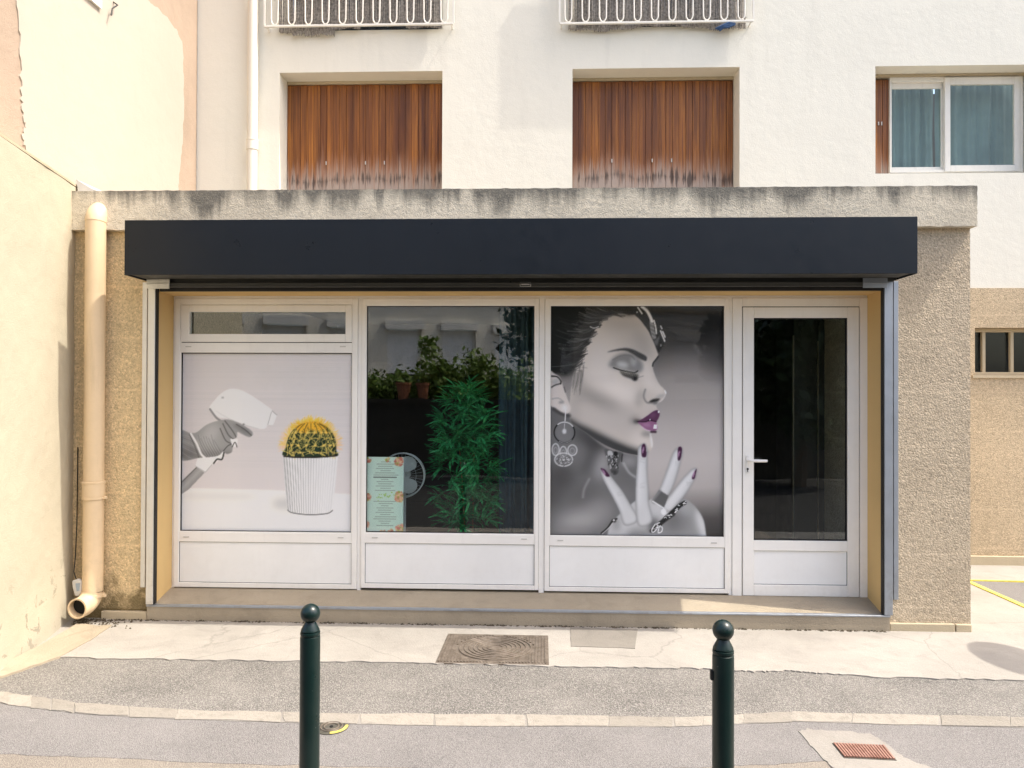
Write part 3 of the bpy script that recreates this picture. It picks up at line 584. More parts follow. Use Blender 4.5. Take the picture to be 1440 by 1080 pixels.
M['sign_white'] = simple('sign_white', (.8, .8, .8), .4, .03); M['sign_red'] = simple('sign_red', (.55, .03, .03), .4, .05)

def m_green_paint():
    n = NT('bottle_green_gloss'); col = (.002, .014, .0125)
    c = n.mix(n.ramp(n.noise(1, 4, .7, 0, n.map((90, 90, 60))), [(.70, 0.), (.74, .8)]), col, (.16, .18, .16))
    c = n.mix(n.ramp(n.noise(6, 5), [(.5, 0.), (.7, .5)]), c, (.005, .020, .018))
    return n.done(c, n.ramp(n.noise(12, 4), [(.3, .26), (.7, .42)]), n.bump(n.noise(45, 3), .0008), 0, .5)
M['bollard'] = m_green_paint()
def m_iron(name, col, stone):
    n = NT(name); c = n.mix(n.ramp(n.noise(25, 6, .7), [(.4, 0.), (.65, 1.)]), col, stone)
    return n.done(c, .62, n.bump(n.noise(120, 3), .002), .25, .4)
M['iron'] = m_iron('worn_cast_iron', (.13, .105, .08), (.22, .185, .15)); M['iron_dark'] = m_iron('dark_cast_iron', (.075, .07, .055), (.12, .11, .09)); M['rust'] = m_iron('reddish_iron_grate', (.27, .135, .10), (.38, .22, .17))

def m_leaf(name, a, b, c3):
    n = NT(name); r = n.noise(40, 3); c = n.ramp(r, [(.3, a), (.5, b), (.72, c3)])
    m = n.done(c, .5, None, 0, .4); return m
M['bamboo'] = m_leaf('green_bamboo_leaf', (.012, .11, .035), (.03, .32, .105), (.10, .56, .19))
M['hedge'] = m_leaf('hedge_leaf', (.06, .12, .02), (.16, .26, .04), (.36, .42, .08))
M['dark_leaf'] = m_leaf('dark_tree_leaf', (.012, .03, .010), (.025, .05, .015), (.05, .08, .025))
M['bark'] = simple('bark', (.10, .07, .045), .95, .3, 20, .01, 30)
M['opp_wall'] = m_plaster('cream_render_opposite', (.84, .79, .68), .05)
M['garden_wall'] = m_plaster('grey_garden_wall', (.065, .06, .05), .15, .004, .4)
M['terracotta'] = simple('terracotta', (.42, .17, .09), .8)

def m_glass(name, f0, tint=(1, 1, 1)):
    n = NT(name); n.n.remove(n.b)
    lw = n.n.new('ShaderNodeLayerWeight'); lw.inputs[0].default_value = .5
    p5 = n.math('POWER', lw.outputs['Facing'], 5.); f = n.math('ADD', n.math('MULTIPLY', p5, 1-f0), f0)
    g = n.n.new('ShaderNodeBsdfGlossy'); g.inputs['Roughness'].default_value = .0; g.inputs['Color'].default_value = (.95, .97, 1, 1)
    n.l.new(n.bump(n.noise(1.3, 2), .0012), g.inputs['Normal'])
    t = n.n.new('ShaderNodeBsdfTransparent'); t.inputs['Color'].default_value = (*tint, 1)
    mx = n.n.new('ShaderNodeMixShader'); n.l.new(f, mx.inputs[0]); n.l.new(t.outputs[0], mx.inputs[1]); n.l.new(g.outputs[0], mx.inputs[2]); n.l.new(mx.outputs[0], n.out.inputs[0])
    return n.m
M['glass'] = m_glass('window_glass', .075, (.93, .96, .95)); M['glass_poster'] = m_glass('poster_glass', .012, (.995, .995, .995)); M['glass_upper'] = m_glass('upper_window_glass', .022, (.93, .97, .96)); M['blade'] = m_glass('clear_blade', .1, (.6, .66, .66))
def m_print(name):
    n = NT(name); a = n.n.new('ShaderNodeVertexColor'); a.layer_name = 'print'; return n.done(a.outputs[0], .42, None, 0, .25)
M['print'] = m_print('printed_film')
M['dark_road'] = m_asphalt('dark_street_asphalt', (.03, .029, .027), (.075, .07, .065), 170, .5, .004)
# ================================================================== THE SETTING: ground
F, U = .25, 2.15                      # depth of the glazing plane and of the upper facade behind the shop
def jag(pts, n=8, a=.012, seed=1):    # worn, uneven edge
    rr = random.Random(seed); out = []
    for i in range(len(pts)-1):
        p, q = Vector(pts[i][:2]), Vector(pts[i+1][:2])
        for k in range(n): t = p.lerp(q, k/n); out.append((t.x+rr.uniform(-a, a)*.5, t.y+rr.uniform(-a, a)))
    out.append(tuple(pts[-1][:2])); return out
G = lambda *l: [gnd(x, y) for x, y in l]
g = MB(); g.add([(-150, -150, 0), (150, -150, 0), (150, 150, 0), (-150, 150, 0)], [(0, 1, 2, 3)])
struct(obj('ground', g, M['asphalt']), 'rough grey worn asphalt surface of the street')
low = jag(G((-220, 921), (90, 926), (250, 929), (450, 931), (615, 934), (770, 938), (900, 940), (1003, 942), (1060, 946), (1110, 944), (1150, 948), (1250, 954), (1440, 958), (1900, 972)), 14, .014, 3)
g = MB().prism(low+[(9, low[-1][1]), (9, U+.6), (-6, U+.6), (-6, low[0][1])], -.05, .008)
struct(obj('pavement', g, M['concrete']), 'pale cracked concrete pavement along the shop front')
kt = G((-160, 952), (-60, 966), (0, 974), (60, 983), (120, 993), (250, 1000), (450, 1005), (620, 1006), (800, 1008), (930, 1011), (1020, 1008), (1110, 1003), (1250, 1007), (1440, 1011), (1640, 1016))
kb = G((-160, 972), (-60, 984), (0, 990), (60, 999), (120, 1006), (250, 1013), (450, 1019), (620, 1022), (800, 1023), (930, 1024), (1020, 1021), (1110, 1016), (1250, 1020), (1440, 1025), (1640, 1030))
tan_e = jag(G((-160, 1056), (0, 1061), (150, 1067), (300, 1074), (450, 1078), (700, 1084), (960, 1081), (1090, 1076), (1160, 1071), (1250, 1092), (1640, 1105)), 8, .006, 5)
road = [tuple(p[:2]) for p in kb]
g = MB().prism([(p[0], p[1]) for p in kb]+[(p[0], p[1]) for p in tan_e[::-1]], -.05, .004)
struct(obj('road', g, M['road']), 'smooth grey asphalt strip in front of the pale kerb stones')
g = MB().prism(list(tan_e)+[(tan_e[-1][0], -3.3), (tan_e[0][0], -3.3)], -.06, .0025)
struct(obj('street_surface', g, M['tan_road']), 'tan worn road surface at the bottom edge')
g = MB().prism([(-30, -8.7), (30, -8.7), (30, -3.305), (-30, -3.305)], -.06, .0035)
struct(obj('roadway', g, M['dark_road']), 'dark street asphalt towards the other side')
def cut(line, t):
    t = min(max(t, 0), .99999)*(len(line)-1); i = int(t); return Vector(line[i][:2]).lerp(Vector(line[i+1][:2]), t-i)
kerb = bpy.data.objects.new('kerb', None); COL.objects.link(kerb); struct(kerb, 'row of pale flush kerb stones across the street'); kerb.location = (0, -1.4, 0)
rr = random.Random(4); t = 0
seglen = sum((Vector(kt[i+1][:2])-Vector(kt[i][:2])).length for i in range(len(kt)-1))
while t < 1:
    d = rr.uniform(.17, .30)/seglen*1.35; e = min(1, t+d); gap = .0035/seglen
    a, b, c2, d2 = cut(kt, t+gap), cut(kt, e-gap), cut(kb, e-gap*rr.uniform(-2.5, 4)), cut(kb, t+gap*rr.uniform(-2.5, 4))
    j = lambda p: (p.x+rr.uniform(-.003, .003), p.y+rr.uniform(-.009, .009))
    poly = [j(a), j(a.lerp(b, .33)), j(a.lerp(b, .66)), j(b), j(b.lerp(c2, .5)), j(c2), j(c2.lerp(d2, .5)), j(d2), j(d2.lerp(a, .5))]
    h = .0085+rr.uniform(0, .003); cx = sum(p[0] for p in poly)/9; cy = sum(p[1] for p in poly)/9
    obj('kerb_stone', MB().prism(poly, -.04, h), M['stone'], kerb, bevel=.002); t = e
# mortar bed under the kerb stones
g = MB().prism([tuple(p[:2]) for p in kt]+[tuple(p[:2]) for p in kb[::-1]], -.05, .0065); obj('mortar_bed', g, M['mortar'], kerb)
# square shadow painted as a darker patch on the pavement, sloping fillet along the garden wall, patch round the drain
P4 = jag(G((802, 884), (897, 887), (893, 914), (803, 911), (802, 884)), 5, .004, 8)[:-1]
struct(obj('pavement_shadow', MB().prism(P4, 0, .0115), M['concrete_shadow']), 'square shadow painted as a darker patch on the pale pavement below the step')
P4 = jag(G((108, 884), (158, 881), (128, 902), (84, 926), (40, 941), (0, 955), (-120, 1000), (-120, 985), (0, 943), (60, 912)), 5, .008, 9)
struct(obj('concrete_fillet', MB().prism(P4, 0, lambda p: .014+.022*max(0, min(1, (-3.16-p[0])/.12))), M['concrete_sill']), 'tan concrete strip along the foot of the cream wall')
P4 = jag(G((1122, 1030), (1136, 1027), (1180, 1030), (1222, 1033), (1238, 1041), (1254, 1054), (1270, 1066), (1310, 1082), (1310, 1110), (1195, 1110), (1180, 1086), (1158, 1070), (1140, 1050), (1122, 1030)), 5, .012, 10)[:-1]
struct(obj('drain_surround', MB().prism(P4, 0, .0075), M['mortar']), 'broken pale mortar patch round the reddish drain grate')
P4 = G((1365, 819), (1500, 823), (1560, 850), (1560, 905), (1440, 852))
struct(obj('yard_asphalt', MB().prism([tuple(p[:2]) for p in P4], 0, .0125), M['road']), 'grey asphalt wedge in the yard beyond the yellow line')
def stripe(a, b, wd, z, name, lab):
    a, b = Vector(gnd(*a)[:2]), Vector(gnd(*b)[:2]); n = (b-a).normalized(); n = Vector((-n.y, n.x))*wd/2
    pts = jag([a-n, b-n], 12, .004, 12)+jag([b+n, a+n], 12, .004, 13)
    struct(obj(name, MB().prism(pts, 0, z), M['yellow']), lab)
stripe((1358, 818), (1520, 890), .045, .0165, 'yellow_marking', 'yellow painted line slanting across the yard at the right edge')
stripe((1350, 818), (1520, 822), .022, .0205, 'yellow_marking', 'thin yellow painted line running level near the back wall')

# ================================================================== shop building
SB = thing('shop_building', (0, 0, 0), 'low single storey shop annexe with ochre roughcast piers and stained roof edge', 'building')
XL = -3.52; XR = at(1364.5, 600, 0).x
xl_r = at(218, 620, 0).x; xr_r = at(1242, 620, 0).x       # inner faces of the reveals
zs0 = at(1330, 318, -.07).z; zs1 = at(1330, 261, -.07).z   # roof edge
z_plinth = at(1300, 876, 0).z
def rough_face(mb, x0, x1, z0, z1, y, amp, step=.012, seed=0):
    nx = max(2, int((x1-x0)/step)); nz = int((z1-z0)/step); vs = []
    for j in range(nz+1):
        for i in range(nx+1):
            x = x0+(x1-x0)*i/nx; z = z0+(z1-z0)*j/nz
            d = mnoise.noise((x*33+seed, z*33, 1.7))*amp+mnoise.noise((x*70, z*70+seed, 4.1))*amp*.7
            ex = mnoise.noise((z*40, seed, 2))*.004 if i in (0, nx) else 0
            vs.append((x+ex, y-abs(d)*1.2, z))
    mb.add(vs, [(j*(nx+1)+i, j*(nx+1)+i+1, (j+1)*(nx+1)+i+1, (j+1)*(nx+1)+i) for j in range(nz) for i in range(nx)])
g = MB(); g.box(XL, xl_r-.002, .006, U, 0, zs0+.02); rough_face(g, XL, xl_r-.002, .08, zs0+.01, 0, .0028, .012, 3)
obj('wall', g, M['roughcast'], SB, smooth=True)
g = MB(); g.box(xr_r+.002, XR-.004, .006, U, 0, zs0+.02); rough_face(g, xr_r+.002, XR, z_plinth-.01, zs0+.01, 0, .0028, .012, 9)
obj('wall', g, M['roughcast_right'], SB, smooth=True)
# roof edge
g = MB(); xs1 = at(1375, 300, -.07).x
g.box(XL-.02, xs1, -.062, U, zs0, zs1); g.box(XL-.02, xs1, -.062, U, zs1, zs1+.0) if 0 else None
nx = 520; vs = []
for j in range(29):
    for i in range(nx+1):
        x = XL-.02+(xs1-XL+.02)*i/nx; z = zs0+(zs1-zs0)*j/28
        d = abs(mnoise.noise((x*40, z*40, 7))*.003+mnoise.noise((x*80, z*80, 2))*.003)
        vs.append((x+(mnoise.noise((z*30, 1, 1))*.005 if i == nx else 0), -.064-d, z+(mnoise.noise((x*14, 5, 1))*.006 if j in (0, 28) else 0)))
g.add(vs, [(j*(nx+1)+i, j*(nx+1)+i+1, (j+1)*(nx+1)+i+1, (j+1)*(nx+1)+i) for j in range(28) for i in range(nx)])
obj('roof_slab', g, M['slab'], SB, smooth=True)
# reveals (ochre), lintel soffit
zl = at(733, 412, .1).z; zf0 = at(733, 833, F).z; zn = at(728, 859, -.03).z
for nm, bx in (('reveal', (xl_r-.0, xl_r+.004, .02, F+.10, .06, zl+.02)), ('reveal', (xr_r-.004, xr_r, .02, F+.10, .06, zl+.02))): obj(nm, MB().box(*bx), M['ochre_paint'], SB)
obj('lintel', MB().box(xl_r+.004, xr_r-.004, .012, F+.12, zl, zl+.5), M['ochre_paint'], SB)
# step with metal nosing
sx0, sx1 = at(206, 856, -.03).x, at(1252, 868, -.03).x
g = MB().prism_x([(-.028, zn-.004), (-.028, .0), (F+.3, .0), (F+.3, zf0+.002), (F, zf0-.002)], sx0, sx1); obj('step', g, M['concrete_sill'], SB, bevel=.004)
obj('nosing', MB().prism_x([(-.034, zn-.007), (-.034, zn+.002), (-.028, zn+.005), (-.004, zn+.007), (-.004, zn-.007)], sx0, sx1), M['galva'], SB)
obj('plinth', MB().box(at(142, 862, -.02).x, sx0-.003, -.022, .1, 0, at(180, 860, -.02).z), M['strip'], SB, bevel=.006)
obj('plinth', MB().box(sx1+.003, at(1343, 880, -.02).x, -.022, .1, 0, z_plinth), M['strip'], SB, bevel=.006)
obj('plinth', MB().box(at(1344.5, 880, -.02).x, XR-.002, -.022, .1, 0, z_plinth-.002), M['strip'], SB, bevel=.006)
# interior shell
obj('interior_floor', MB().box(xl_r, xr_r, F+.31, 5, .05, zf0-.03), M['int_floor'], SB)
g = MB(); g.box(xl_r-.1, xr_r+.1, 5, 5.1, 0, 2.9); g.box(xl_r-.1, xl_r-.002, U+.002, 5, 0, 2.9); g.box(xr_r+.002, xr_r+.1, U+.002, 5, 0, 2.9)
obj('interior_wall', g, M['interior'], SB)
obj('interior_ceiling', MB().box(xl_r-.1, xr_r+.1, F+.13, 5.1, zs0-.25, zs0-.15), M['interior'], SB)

# ---- glazing: three bays and a door
def vx(px): return at(px, 620, F).x
def rz(py, px): return at(px, py, F).z
zt = rz(418.5, 733)
def drain(parent, px, py):
    p = at(px, py, F); obj('drain_cap', MB().box(p.x-.022, p.x+.022, F-.003, F+.002, p.z-.004, p.z+.004), M['tag'], parent)
def pane(parent, x0, x1, z0, z1, mat='glass'):
    obj('gasket', MB().frame(x0-.004, x1+.004, z0-.004, z1+.004, .007, .007, .008, .008, F+.010, F+.034), M['gasket'], parent)
    return obj('glass_pane', MB().box(x0, x1, F+.020, F+.026, z0, z1), M[mat], parent)
def panel(parent, x0, x1, z0, z1):
    obj('gasket', MB().frame(x0-.004, x1+.004, z0-.004, z1+.004, .007, .007, .007, .007, F+.010, F+.034), M['gasket'], parent)
    return obj('panel', MB().box(x0+.0035, x1-.0035, F+.012, F+.030, z0+.0035, z1-.0035), M['panel'], parent)
def bay(pxs, gl, zg0, zg1, zp0, zp1, zb, lab):
    """outer frame, rail, glass and lower panel of one fixed shop window"""
    x0, x1 = vx(pxs[0]), vx(pxs[1]); a, b = vx(gl[0]), vx(gl[1])
    w = obj('shop_window', MB().frame(x0, x1, zb, zt-.004, a-x0, x1-b, zt-.004-zg1, zp0-zb, F, F+.07), M['frame'], SB, bevel=.003); w['label'] = lab
    obj('rail', MB().box(a, b, F+.002, F+.07, zp1, zg0), M['frame'], w, bevel=.003)
    obj('glazing_bead', MB().frame(a+.0, b-.0, zg0, zg1, .006, .006, .006, .006, F+.006, F+.010), M['frame'], w)
    return w, a, b
mid = 373
zb = rz(827, mid)
# bay 1: opening vent on top, film poster below
w1, a, b = bay((245, 502.3), (252.5, 495), rz(749, mid), rz(428, mid), rz(820.5, mid), rz(763, mid), zb, 'left shop window with a narrow opening vent above the cactus film')
zv0 = rz(482, mid); ztp = rz(496, mid)
obj('rail', MB().box(a, b, F+.002, F+.07, ztp, zv0), M['frame'], w1, bevel=.003)
v = obj('vent_sash', MB().frame(a+.006, b-.006, zv0+.006, rz(428, mid)-.006, vx(265)-a-.006, b-.006-vx(485), .052, .062, F-.004, F+.05), M['frame'], w1, bevel=.004)
obj('gasket', MB().frame(a+.001, b-.001, zv0+.001, rz(428, mid)-.001, .005, .005, .005, .005, F+.012, F+.04), M['gasket'], w1)
obj('glass_pane', MB().box(vx(265), vx(485), F+.020, F+.026, rz(470.5, mid), rz(438, mid)), M['glass'], w1)
pane(w1, a+.006, b-.006, rz(749, mid)+.006, ztp-.002, 'glass_poster'); panel(w1, a, b, rz(820.5, mid), rz(763, mid))
for px, py in ((265, 487.5), (482, 487.5), (262, 755), (479, 756)): drain(w1, px, py)
POST1 = (a+.006, b-.006, rz(749, mid)+.006, ztp-.002)
mid = 633; zb = rz(828.5, mid)
w2, a, b = bay((508, 757.6), (513.7, 752), rz(751, mid), rz(429, mid), rz(822, mid), rz(765, mid), zb, 'middle shop window with clear glass over a white panel')
pane(w2, a+.006, b-.006, rz(751, mid)+.006, rz(429, mid)-.006); panel(w2, a, b, rz(822, mid), rz(765, mid))
for px, py in ((527, 756), (737, 758)): drain(w2, px, py)
G2 = (a, b, rz(751, mid), rz(429, mid))
mid = 896; zb = rz(833, mid)
w3, a, b = bay((766, 1025), (773, 1019.5), rz(755, mid), rz(429, mid), rz(827, mid), rz(769, mid), zb, 'right shop window with the portrait film over a white panel')
pane(w3, a+.004, b-.004, rz(755, mid)+.004, rz(429, mid)-.004, 'glass_poster'); panel(w3, a, b, rz(827, mid), rz(769, mid))
for px, py in ((788, 760), (1004, 763.5)): drain(w3, px, py)
POST3 = (a+.004, b-.004, rz(755, mid)+.004, rz(429, mid)-.004)
for p, q in ((502.3, 508), (757.6, 766), (1025, 1030)): obj('mullion', MB().box(vx(p)+.0015, vx(q)-.0015, F+.008, F+.08, zf0-.02, zt), M['frame'], SB, bevel=.003)
# head and side cover strips between frames and reveal
obj('frame_head', MB().box(vx(245), vx(1222), F+.006, F+.08, zt-.003, zl-.001), M['frame'], SB)
obj('frame_jamb', MB().box(xl_r+.0045, vx(245)-.001, F+.012, F+.08, zf0-.02, zl-.002), M['frame'], SB); obj('frame_jamb', MB().box(vx(1222)+.001, xr_r-.0045, F+.012, F+.08, zf0-.02, zl-.002), M['frame'], SB)
# door
mid = 1126; zd0 = rz(838.5, mid); zd1 = rz(432, mid); x0, x1 = vx(1044.5), vx(1208)
dr = obj('door', MB().frame(x0, x1, zd0, zd1, vx(1060)-x0, x1-vx(1192), zd1-rz(447, mid), rz(823, mid)-zd0, F-.004, F+.055), M['frame'], SB, bevel=.004); dr['label'] = 'white framed glass door with a plain lower panel'
zfb = rz(841, mid)
g = MB().box(vx(1030), x0-.006, F, F+.07, zfb, zt-.004); g.box(x1+.006, vx(1222), F, F+.07, zfb, zt-.004); g.box(x0-.006, x1+.006, F, F+.07, zd1+.006, zt-.004); g.box(x0-.006, x1+.006, F+.003, F+.07, zfb-.004, zd0-.008)
obj('door_frame', g, M['frame'], dr, bevel=.003)
obj('gasket', MB().frame(x0-.007, x1+.007, zd0-.009, zd1+.007, .009, .009, .009, .011, F+.012, F+.05), M['gasket'], dr)
a, b = vx(1060), vx(1192)
obj('rail', MB().box(a, b, F-.002, F+.055, rz(775, mid), rz(760.5, mid)), M['frame'], dr, bevel=.003)
pane(dr, a+.004, b-.004, rz(760.5, mid)+.004, rz(447, mid)-.004); panel(dr, a, b, rz(823, mid), rz(775, mid))
h = at(1051.5, 647, F-.004)
g = MB().box(h.x-.014, h.x+.014, F-.014, F-.004, h.z-.095, h.z+.035); obj('lock_plate', g, M['handle'], dr, bevel=.004)
g = MB().tube([(h.x, F-.012, h.z), (h.x, F-.05, h.z), (h.x+.012, F-.060, h.z), (h.x+.06, F-.062, h.z), (h.x+.128, F-.060, h.z-.001)], [.010, .010, .011, .0115, .010], 10); obj('door_handle', g, M['handle'], dr, smooth=True)
g = MB().tube([(h.x-.003, F-.0165, h.z-.066), (h.x-.003, F-.013, h.z-.066)], .008, 12); g.box(h.x-.006, h.x, F-.0165, F-.013, h.z-.088, h.z-.068); obj('keyhole', g, M['black'], dr)

# ================================================================== roller shutter box with guide rails
RS = thing('roller_shutter', (0, -.2, 2.5), 'long dark navy shutter box above the shop windows with metal guide rails', 'shutter')
bx0, bx1 = at(175, 350, -.36).x, at(1290.5, 345, -.36).x; bz0, bz1 = at(733, 385.7, -.36).z, at(733, 307, -.36).z
g = MB().box(bx0, bx1, -.36, -.352, bz0, bz1); g.box(bx0, bx0+.006, -.352, -.012, bz0, bz1); g.box(bx1-.006, bx1, -.352, -.012, bz0, bz1); g.box(bx0+.006, bx1-.006, -.352, -.07, bz1-.006, bz1)
obj('fascia_box', g, M['navy'], RS, bevel=.002)
obj('underside', MB().box(bx0+.0065, bx1-.0065, -.351, -.10, bz0+.012, bz0+.016), M['soffit'], RS)
obj('slat_curtain', MB().box(at(212, 400, -.05).x, at(1256, 400, -.05).x, -.060, -.048, bz0-.01, bz1-.05), M['soffit'], RS)
bb = at(733, 403.5, -.06).z
g = MB().box(at(222, 400, -.06).x, at(1246, 400, -.06).x, -.082, -.040, bb, bz0-.012); g.box(at(222, 400, -.06).x, at(1246, 400, -.06).x, -.092, -.082, bz0-.026, bz0-.017)
obj('bottom_bar', g, M['soffit'], RS, bevel=.002)
obj('gap_shade_strip', MB().box(at(222, 406, -.05).x, at(1243, 406, -.05).x, -.02, .008, bb-.022, bb+.08), M['gasket'], RS)  # shade of the dark gap below the bar, built as a black strip
p = at(739, 400, -.084); obj('maker_plate', MB().frame(p.x-.04, p.x+.04, p.z-.016, p.z+.016, .003, .006, .003, .003, -.0855, -.0825).box(p.x-.03, p.x+.03, -.0855, -.0825, p.z-.004, p.z+.004), M['tag'], RS)
p = at(718, 397, -.084); obj('lock', MB().tube([(p.x, -.088, p.z), (p.x, -.081, p.z)], .007, 10), M['black'], RS)
def rail_(pf0, pf1, pm0, pm1, mat, zfl, zm, side):
    a, b = at(pf0, 620, -.012).x, at(pf1, 620, -.012).x; c, d = at(pm0, 620, -.03).x, at(pm1, 620, -.03).x
    g = MB().box(c, d, -.034, .012, zm, bz0-.002); r = obj('guide_rail', g, mat, RS, bevel=.003)
    fl = obj('flange', MB().box(a, b, -.020, -.001, zfl, bz0-.002), mat, RS, bevel=.002)
    e = d if side < 0 else c; obj('guide_slot', MB().box(e-.0 if side < 0 else e-.008, e+.008 if side < 0 else e, -.030, .008, zm+.003, bz0-.01), M['gasket'], RS)
    for k in range(5):
        z = .35+k*.52; xc = (a+b)/2; obj('screw', MB().lathe([(.006, 0), (.005, .003)], (0, 0, 0), 8), M['galva'], RS)
        o = bpy.data.objects['screw'] if k == 0 and 'screw' in bpy.data.objects and False else COL.objects[-1]
        o.location = Vector((xc, -.020, z))-RS.location; o.rotation_euler = (R(90), 0, 0)
    return d if side < 0 else c
rail_(199.5, 206, 206.8, 217, M['alu_bounce'], at(200, 826, -.02).z, zn+.008, -1)
rail_(1256.2, 1262.8, 1243.5, 1255.4, M['galva'], at(1259, 843.5, -.02).z, zn+.006, 1)  # right rail: galvanised blue-grey also stands in for the reflected sky
for px in (223, 1230):
    p = at(px, 397, -.09); obj('end_bracket', MB().box(p.x-.085, p.x+.085, -.10, -.093, bz0-.06, bz0+.01).box(p.x-.085, p.x+.085, -.106, -.10, bz0-.03, bz0-.022), M['alu_bounce'] if px < 700 else M['galva'], RS, bevel=.002)

# ================================================================== posters, leaflet
def make_print(name, p, x0, x1, z0, z1, y, label, cat, gain=.96):
    ny, nx = p.c.shape[:2]; me = bpy.data.meshes.new(name)
    gx, gz = np.meshgrid(np.linspace(x0, x1, nx), np.linspace(z1, z0, ny)); co = np.stack([gx, np.full_like(gx, y), gz], -1).reshape(-1, 3)
    idx = np.arange(nx*ny).reshape(ny, nx); q = np.stack([idx[1:, :-1], idx[1:, 1:], idx[:-1, 1:], idx[:-1, :-1]], -1).reshape(-1, 4)
    b = [(x, yy, z) for z in (z0, z1) for yy in (y+.0006, y+.002) for x in (x0, x1)]; n = nx*ny
    fs = q.tolist()+[tuple(i+n for i in f) for f in [(0, 2, 3, 1), (4, 5, 7, 6), (0, 1, 5, 4), (2, 6, 7, 3), (0, 4, 6, 2), (1, 3, 7, 5)]]
    base = np.array([(x0+x1)/2, y, z0]); me.from_pydata((np.concatenate([co, np.array(b)])-base).tolist(), [], fs)
    s = np.clip(p.c/255., 0, 1); lin = np.where(s <= .04045, s/12.92, ((s+.055)/1.055)**2.4)*gain; lin = np.minimum(lin, .9)
    ca = me.color_attributes.new('print', 'FLOAT_COLOR', 'POINT'); c4 = np.ones((n+8, 4), np.float32); c4[:n, :3] = lin.reshape(-1, 3); c4[n:, :3] = .7
    ca.data.foreach_set('color', c4.ravel()); me.materials.append(M['print'])
    o = bpy.data.objects.new(name, me); COL.objects.link(o); o.location = base; return tag(o, label, cat)
make_print('window_poster', paint_cactus(), *POST1, F+.0275, 'printed film of a gloved hand aiming a white spray head at a potted cactus', 'poster', 1.4)
make_print('window_poster', paint_profile(), *POST3, F+.0275, 'black and white portrait film of a woman in profile with purple lips and nails', 'poster', 1.56)
la, lb, lz0, lz1 = at(513.5, 700, F+.04).x, at(567.5, 700, F+.04).x, G2[2]+.004, at(540, 642.5, F+.04).z
make_print('leaflet', paint_leaflet(), la, lb, lz0, lz1, F+.034, 'pale blue price list with flower corners standing inside the middle window', 'leaflet', 1.2)

# ================================================================== things inside the shop
p = at(567, 667.5, .62); ra = 31*6.12/1060; fz = zf0-.03
FN = thing('pedestal_fan', (p.x, .62, fz), 'round grey fan half hidden behind the pale blue leaflet in the window', 'fan')
ringp = lambda r, y, n=40: [(p.x+r*math.cos(2*math.pi*k/n), y, p.z+r*math.sin(2*math.pi*k/n)) for k in range(n)]
gd = obj('guard', MB().tube(ringp(ra, .57), .0055, 8, closed=True), M['fan_ring'], FN, smooth=True)
g = MB(); g.tube(ringp(ra*.985, .64), .004, 6, closed=True); g.tube(ringp(ra*.66, .548), .0014, 5, closed=True); g.tube(ringp(ra*.35, .545), .0014, 5, closed=True)
for k in range(36):
    a = 2*math.pi*k/36; g.tube([(p.x+r*math.cos(a), y, p.z+r*math.sin(a)) for r, y in ((.02, .548), (ra*.6, .546), (ra*.9, .556), (ra, .57))], .0010, 4)
obj('guard_wires', g, M['fan_ring'], gd)
for k in range(3):
    a0 = R(62+120*k); pts = []
    for q in range(20):
        t = 2*math.pi*q/20; rr_ = ra*(.52+.40*math.cos(t)); ta = a0+.62*math.sin(t); pts.append((p.x+rr_*math.cos(ta), p.z+rr_*math.sin(ta)))
    obj('blade', MB().prism_y(pts, .596, .599), M['fan_blade'], FN)
obj('hub', MB().tube([(p.x, .575, p.z), (p.x, .64, p.z)], .026, 16), M['fan_ring'], FN, smooth=True)
obj('motor', MB().tube([(p.x, .642, p.z), (p.x, .74, p.z)], [.055, .045], 16), M['fan_ring'], FN, smooth=True)
obj('pole', MB().tube([(p.x, .69, p.z-.03), (p.x, .69, fz+.02)], .012, 10), M['fan_ring'], FN, smooth=True)
obj('foot', MB().lathe([(.16, 0), (.16, .015), (.05, .03), (.02, .05)], (p.x, .69, fz), 24), M['fan_ring'], FN, smooth=True)

# artificial bamboo
pc = at(656, 650, .78)
BT = thing('bamboo_plant', (pc.x, .78, fz), 'bushy green bamboo plant behind the glass of the middle window', 'plant')
obj('pot', MB().lathe([(.11, 0), (.14, .26), (.15, .28), (.135, .28), (.125, .24)], (pc.x, .78, fz), 20), M['pot'], BT, smooth=True)
rb = random.Random(21); stems = []
for k, (px, yy) in enumerate(((653, .70), (664, .74))):
    q = at(px, 745, yy); top = at(px+rb.uniform(-14, 14), 600, yy); pts = [(q.x, yy, fz+.24), (q.x+.004, yy, q.z), ((q.x+top.x)/2+rb.uniform(-.02, .02), yy, (q.z+top.z)/2), (top.x, yy, top.z)]
    obj('stem', MB().tube(pts, [.008, .008, .006, .004], 7), M['stem'], BT, smooth=True)
def leaf_mesh(L, wd):
    P = [(0, 0, 0), (.18, .5, .02), (.45, .95, .03), (.75, .6, -.02), (1, 0, -.09)]; vs = []; fs = []
    for t, ww, z in P: vs += [(t*L, -ww*wd/2, z*L), (t*L, 0, z*L-.004), (t*L, ww*wd/2, z*L)]
    for i in range(4): fs += [(i*3, i*3+3, i*3+4, i*3+1), (i*3+1, i*3+4, i*3+5, i*3+2)]
    return vs, fs
lv, lf = leaf_mesh(.155, .025)
lm = bpy.data.meshes.new('leaf'); lm.from_pydata(lv, [], lf); lm.materials.append(M['bamboo']); rest = MB(); nleaf = 0; cl = []
for c in range(230):
    py = rb.uniform(548, 742); wpx = np.interp(py, [545, 565, 600, 680, 720, 745], [10, 24, 36, 40, 36, 24])
    px = 656+rb.uniform(-1, 1)*wpx; yy = .70+rb.uniform(-.22, .16); cl.append((yy, at(px, py, yy), px-656))
cl.sort(key=lambda c: c[0])
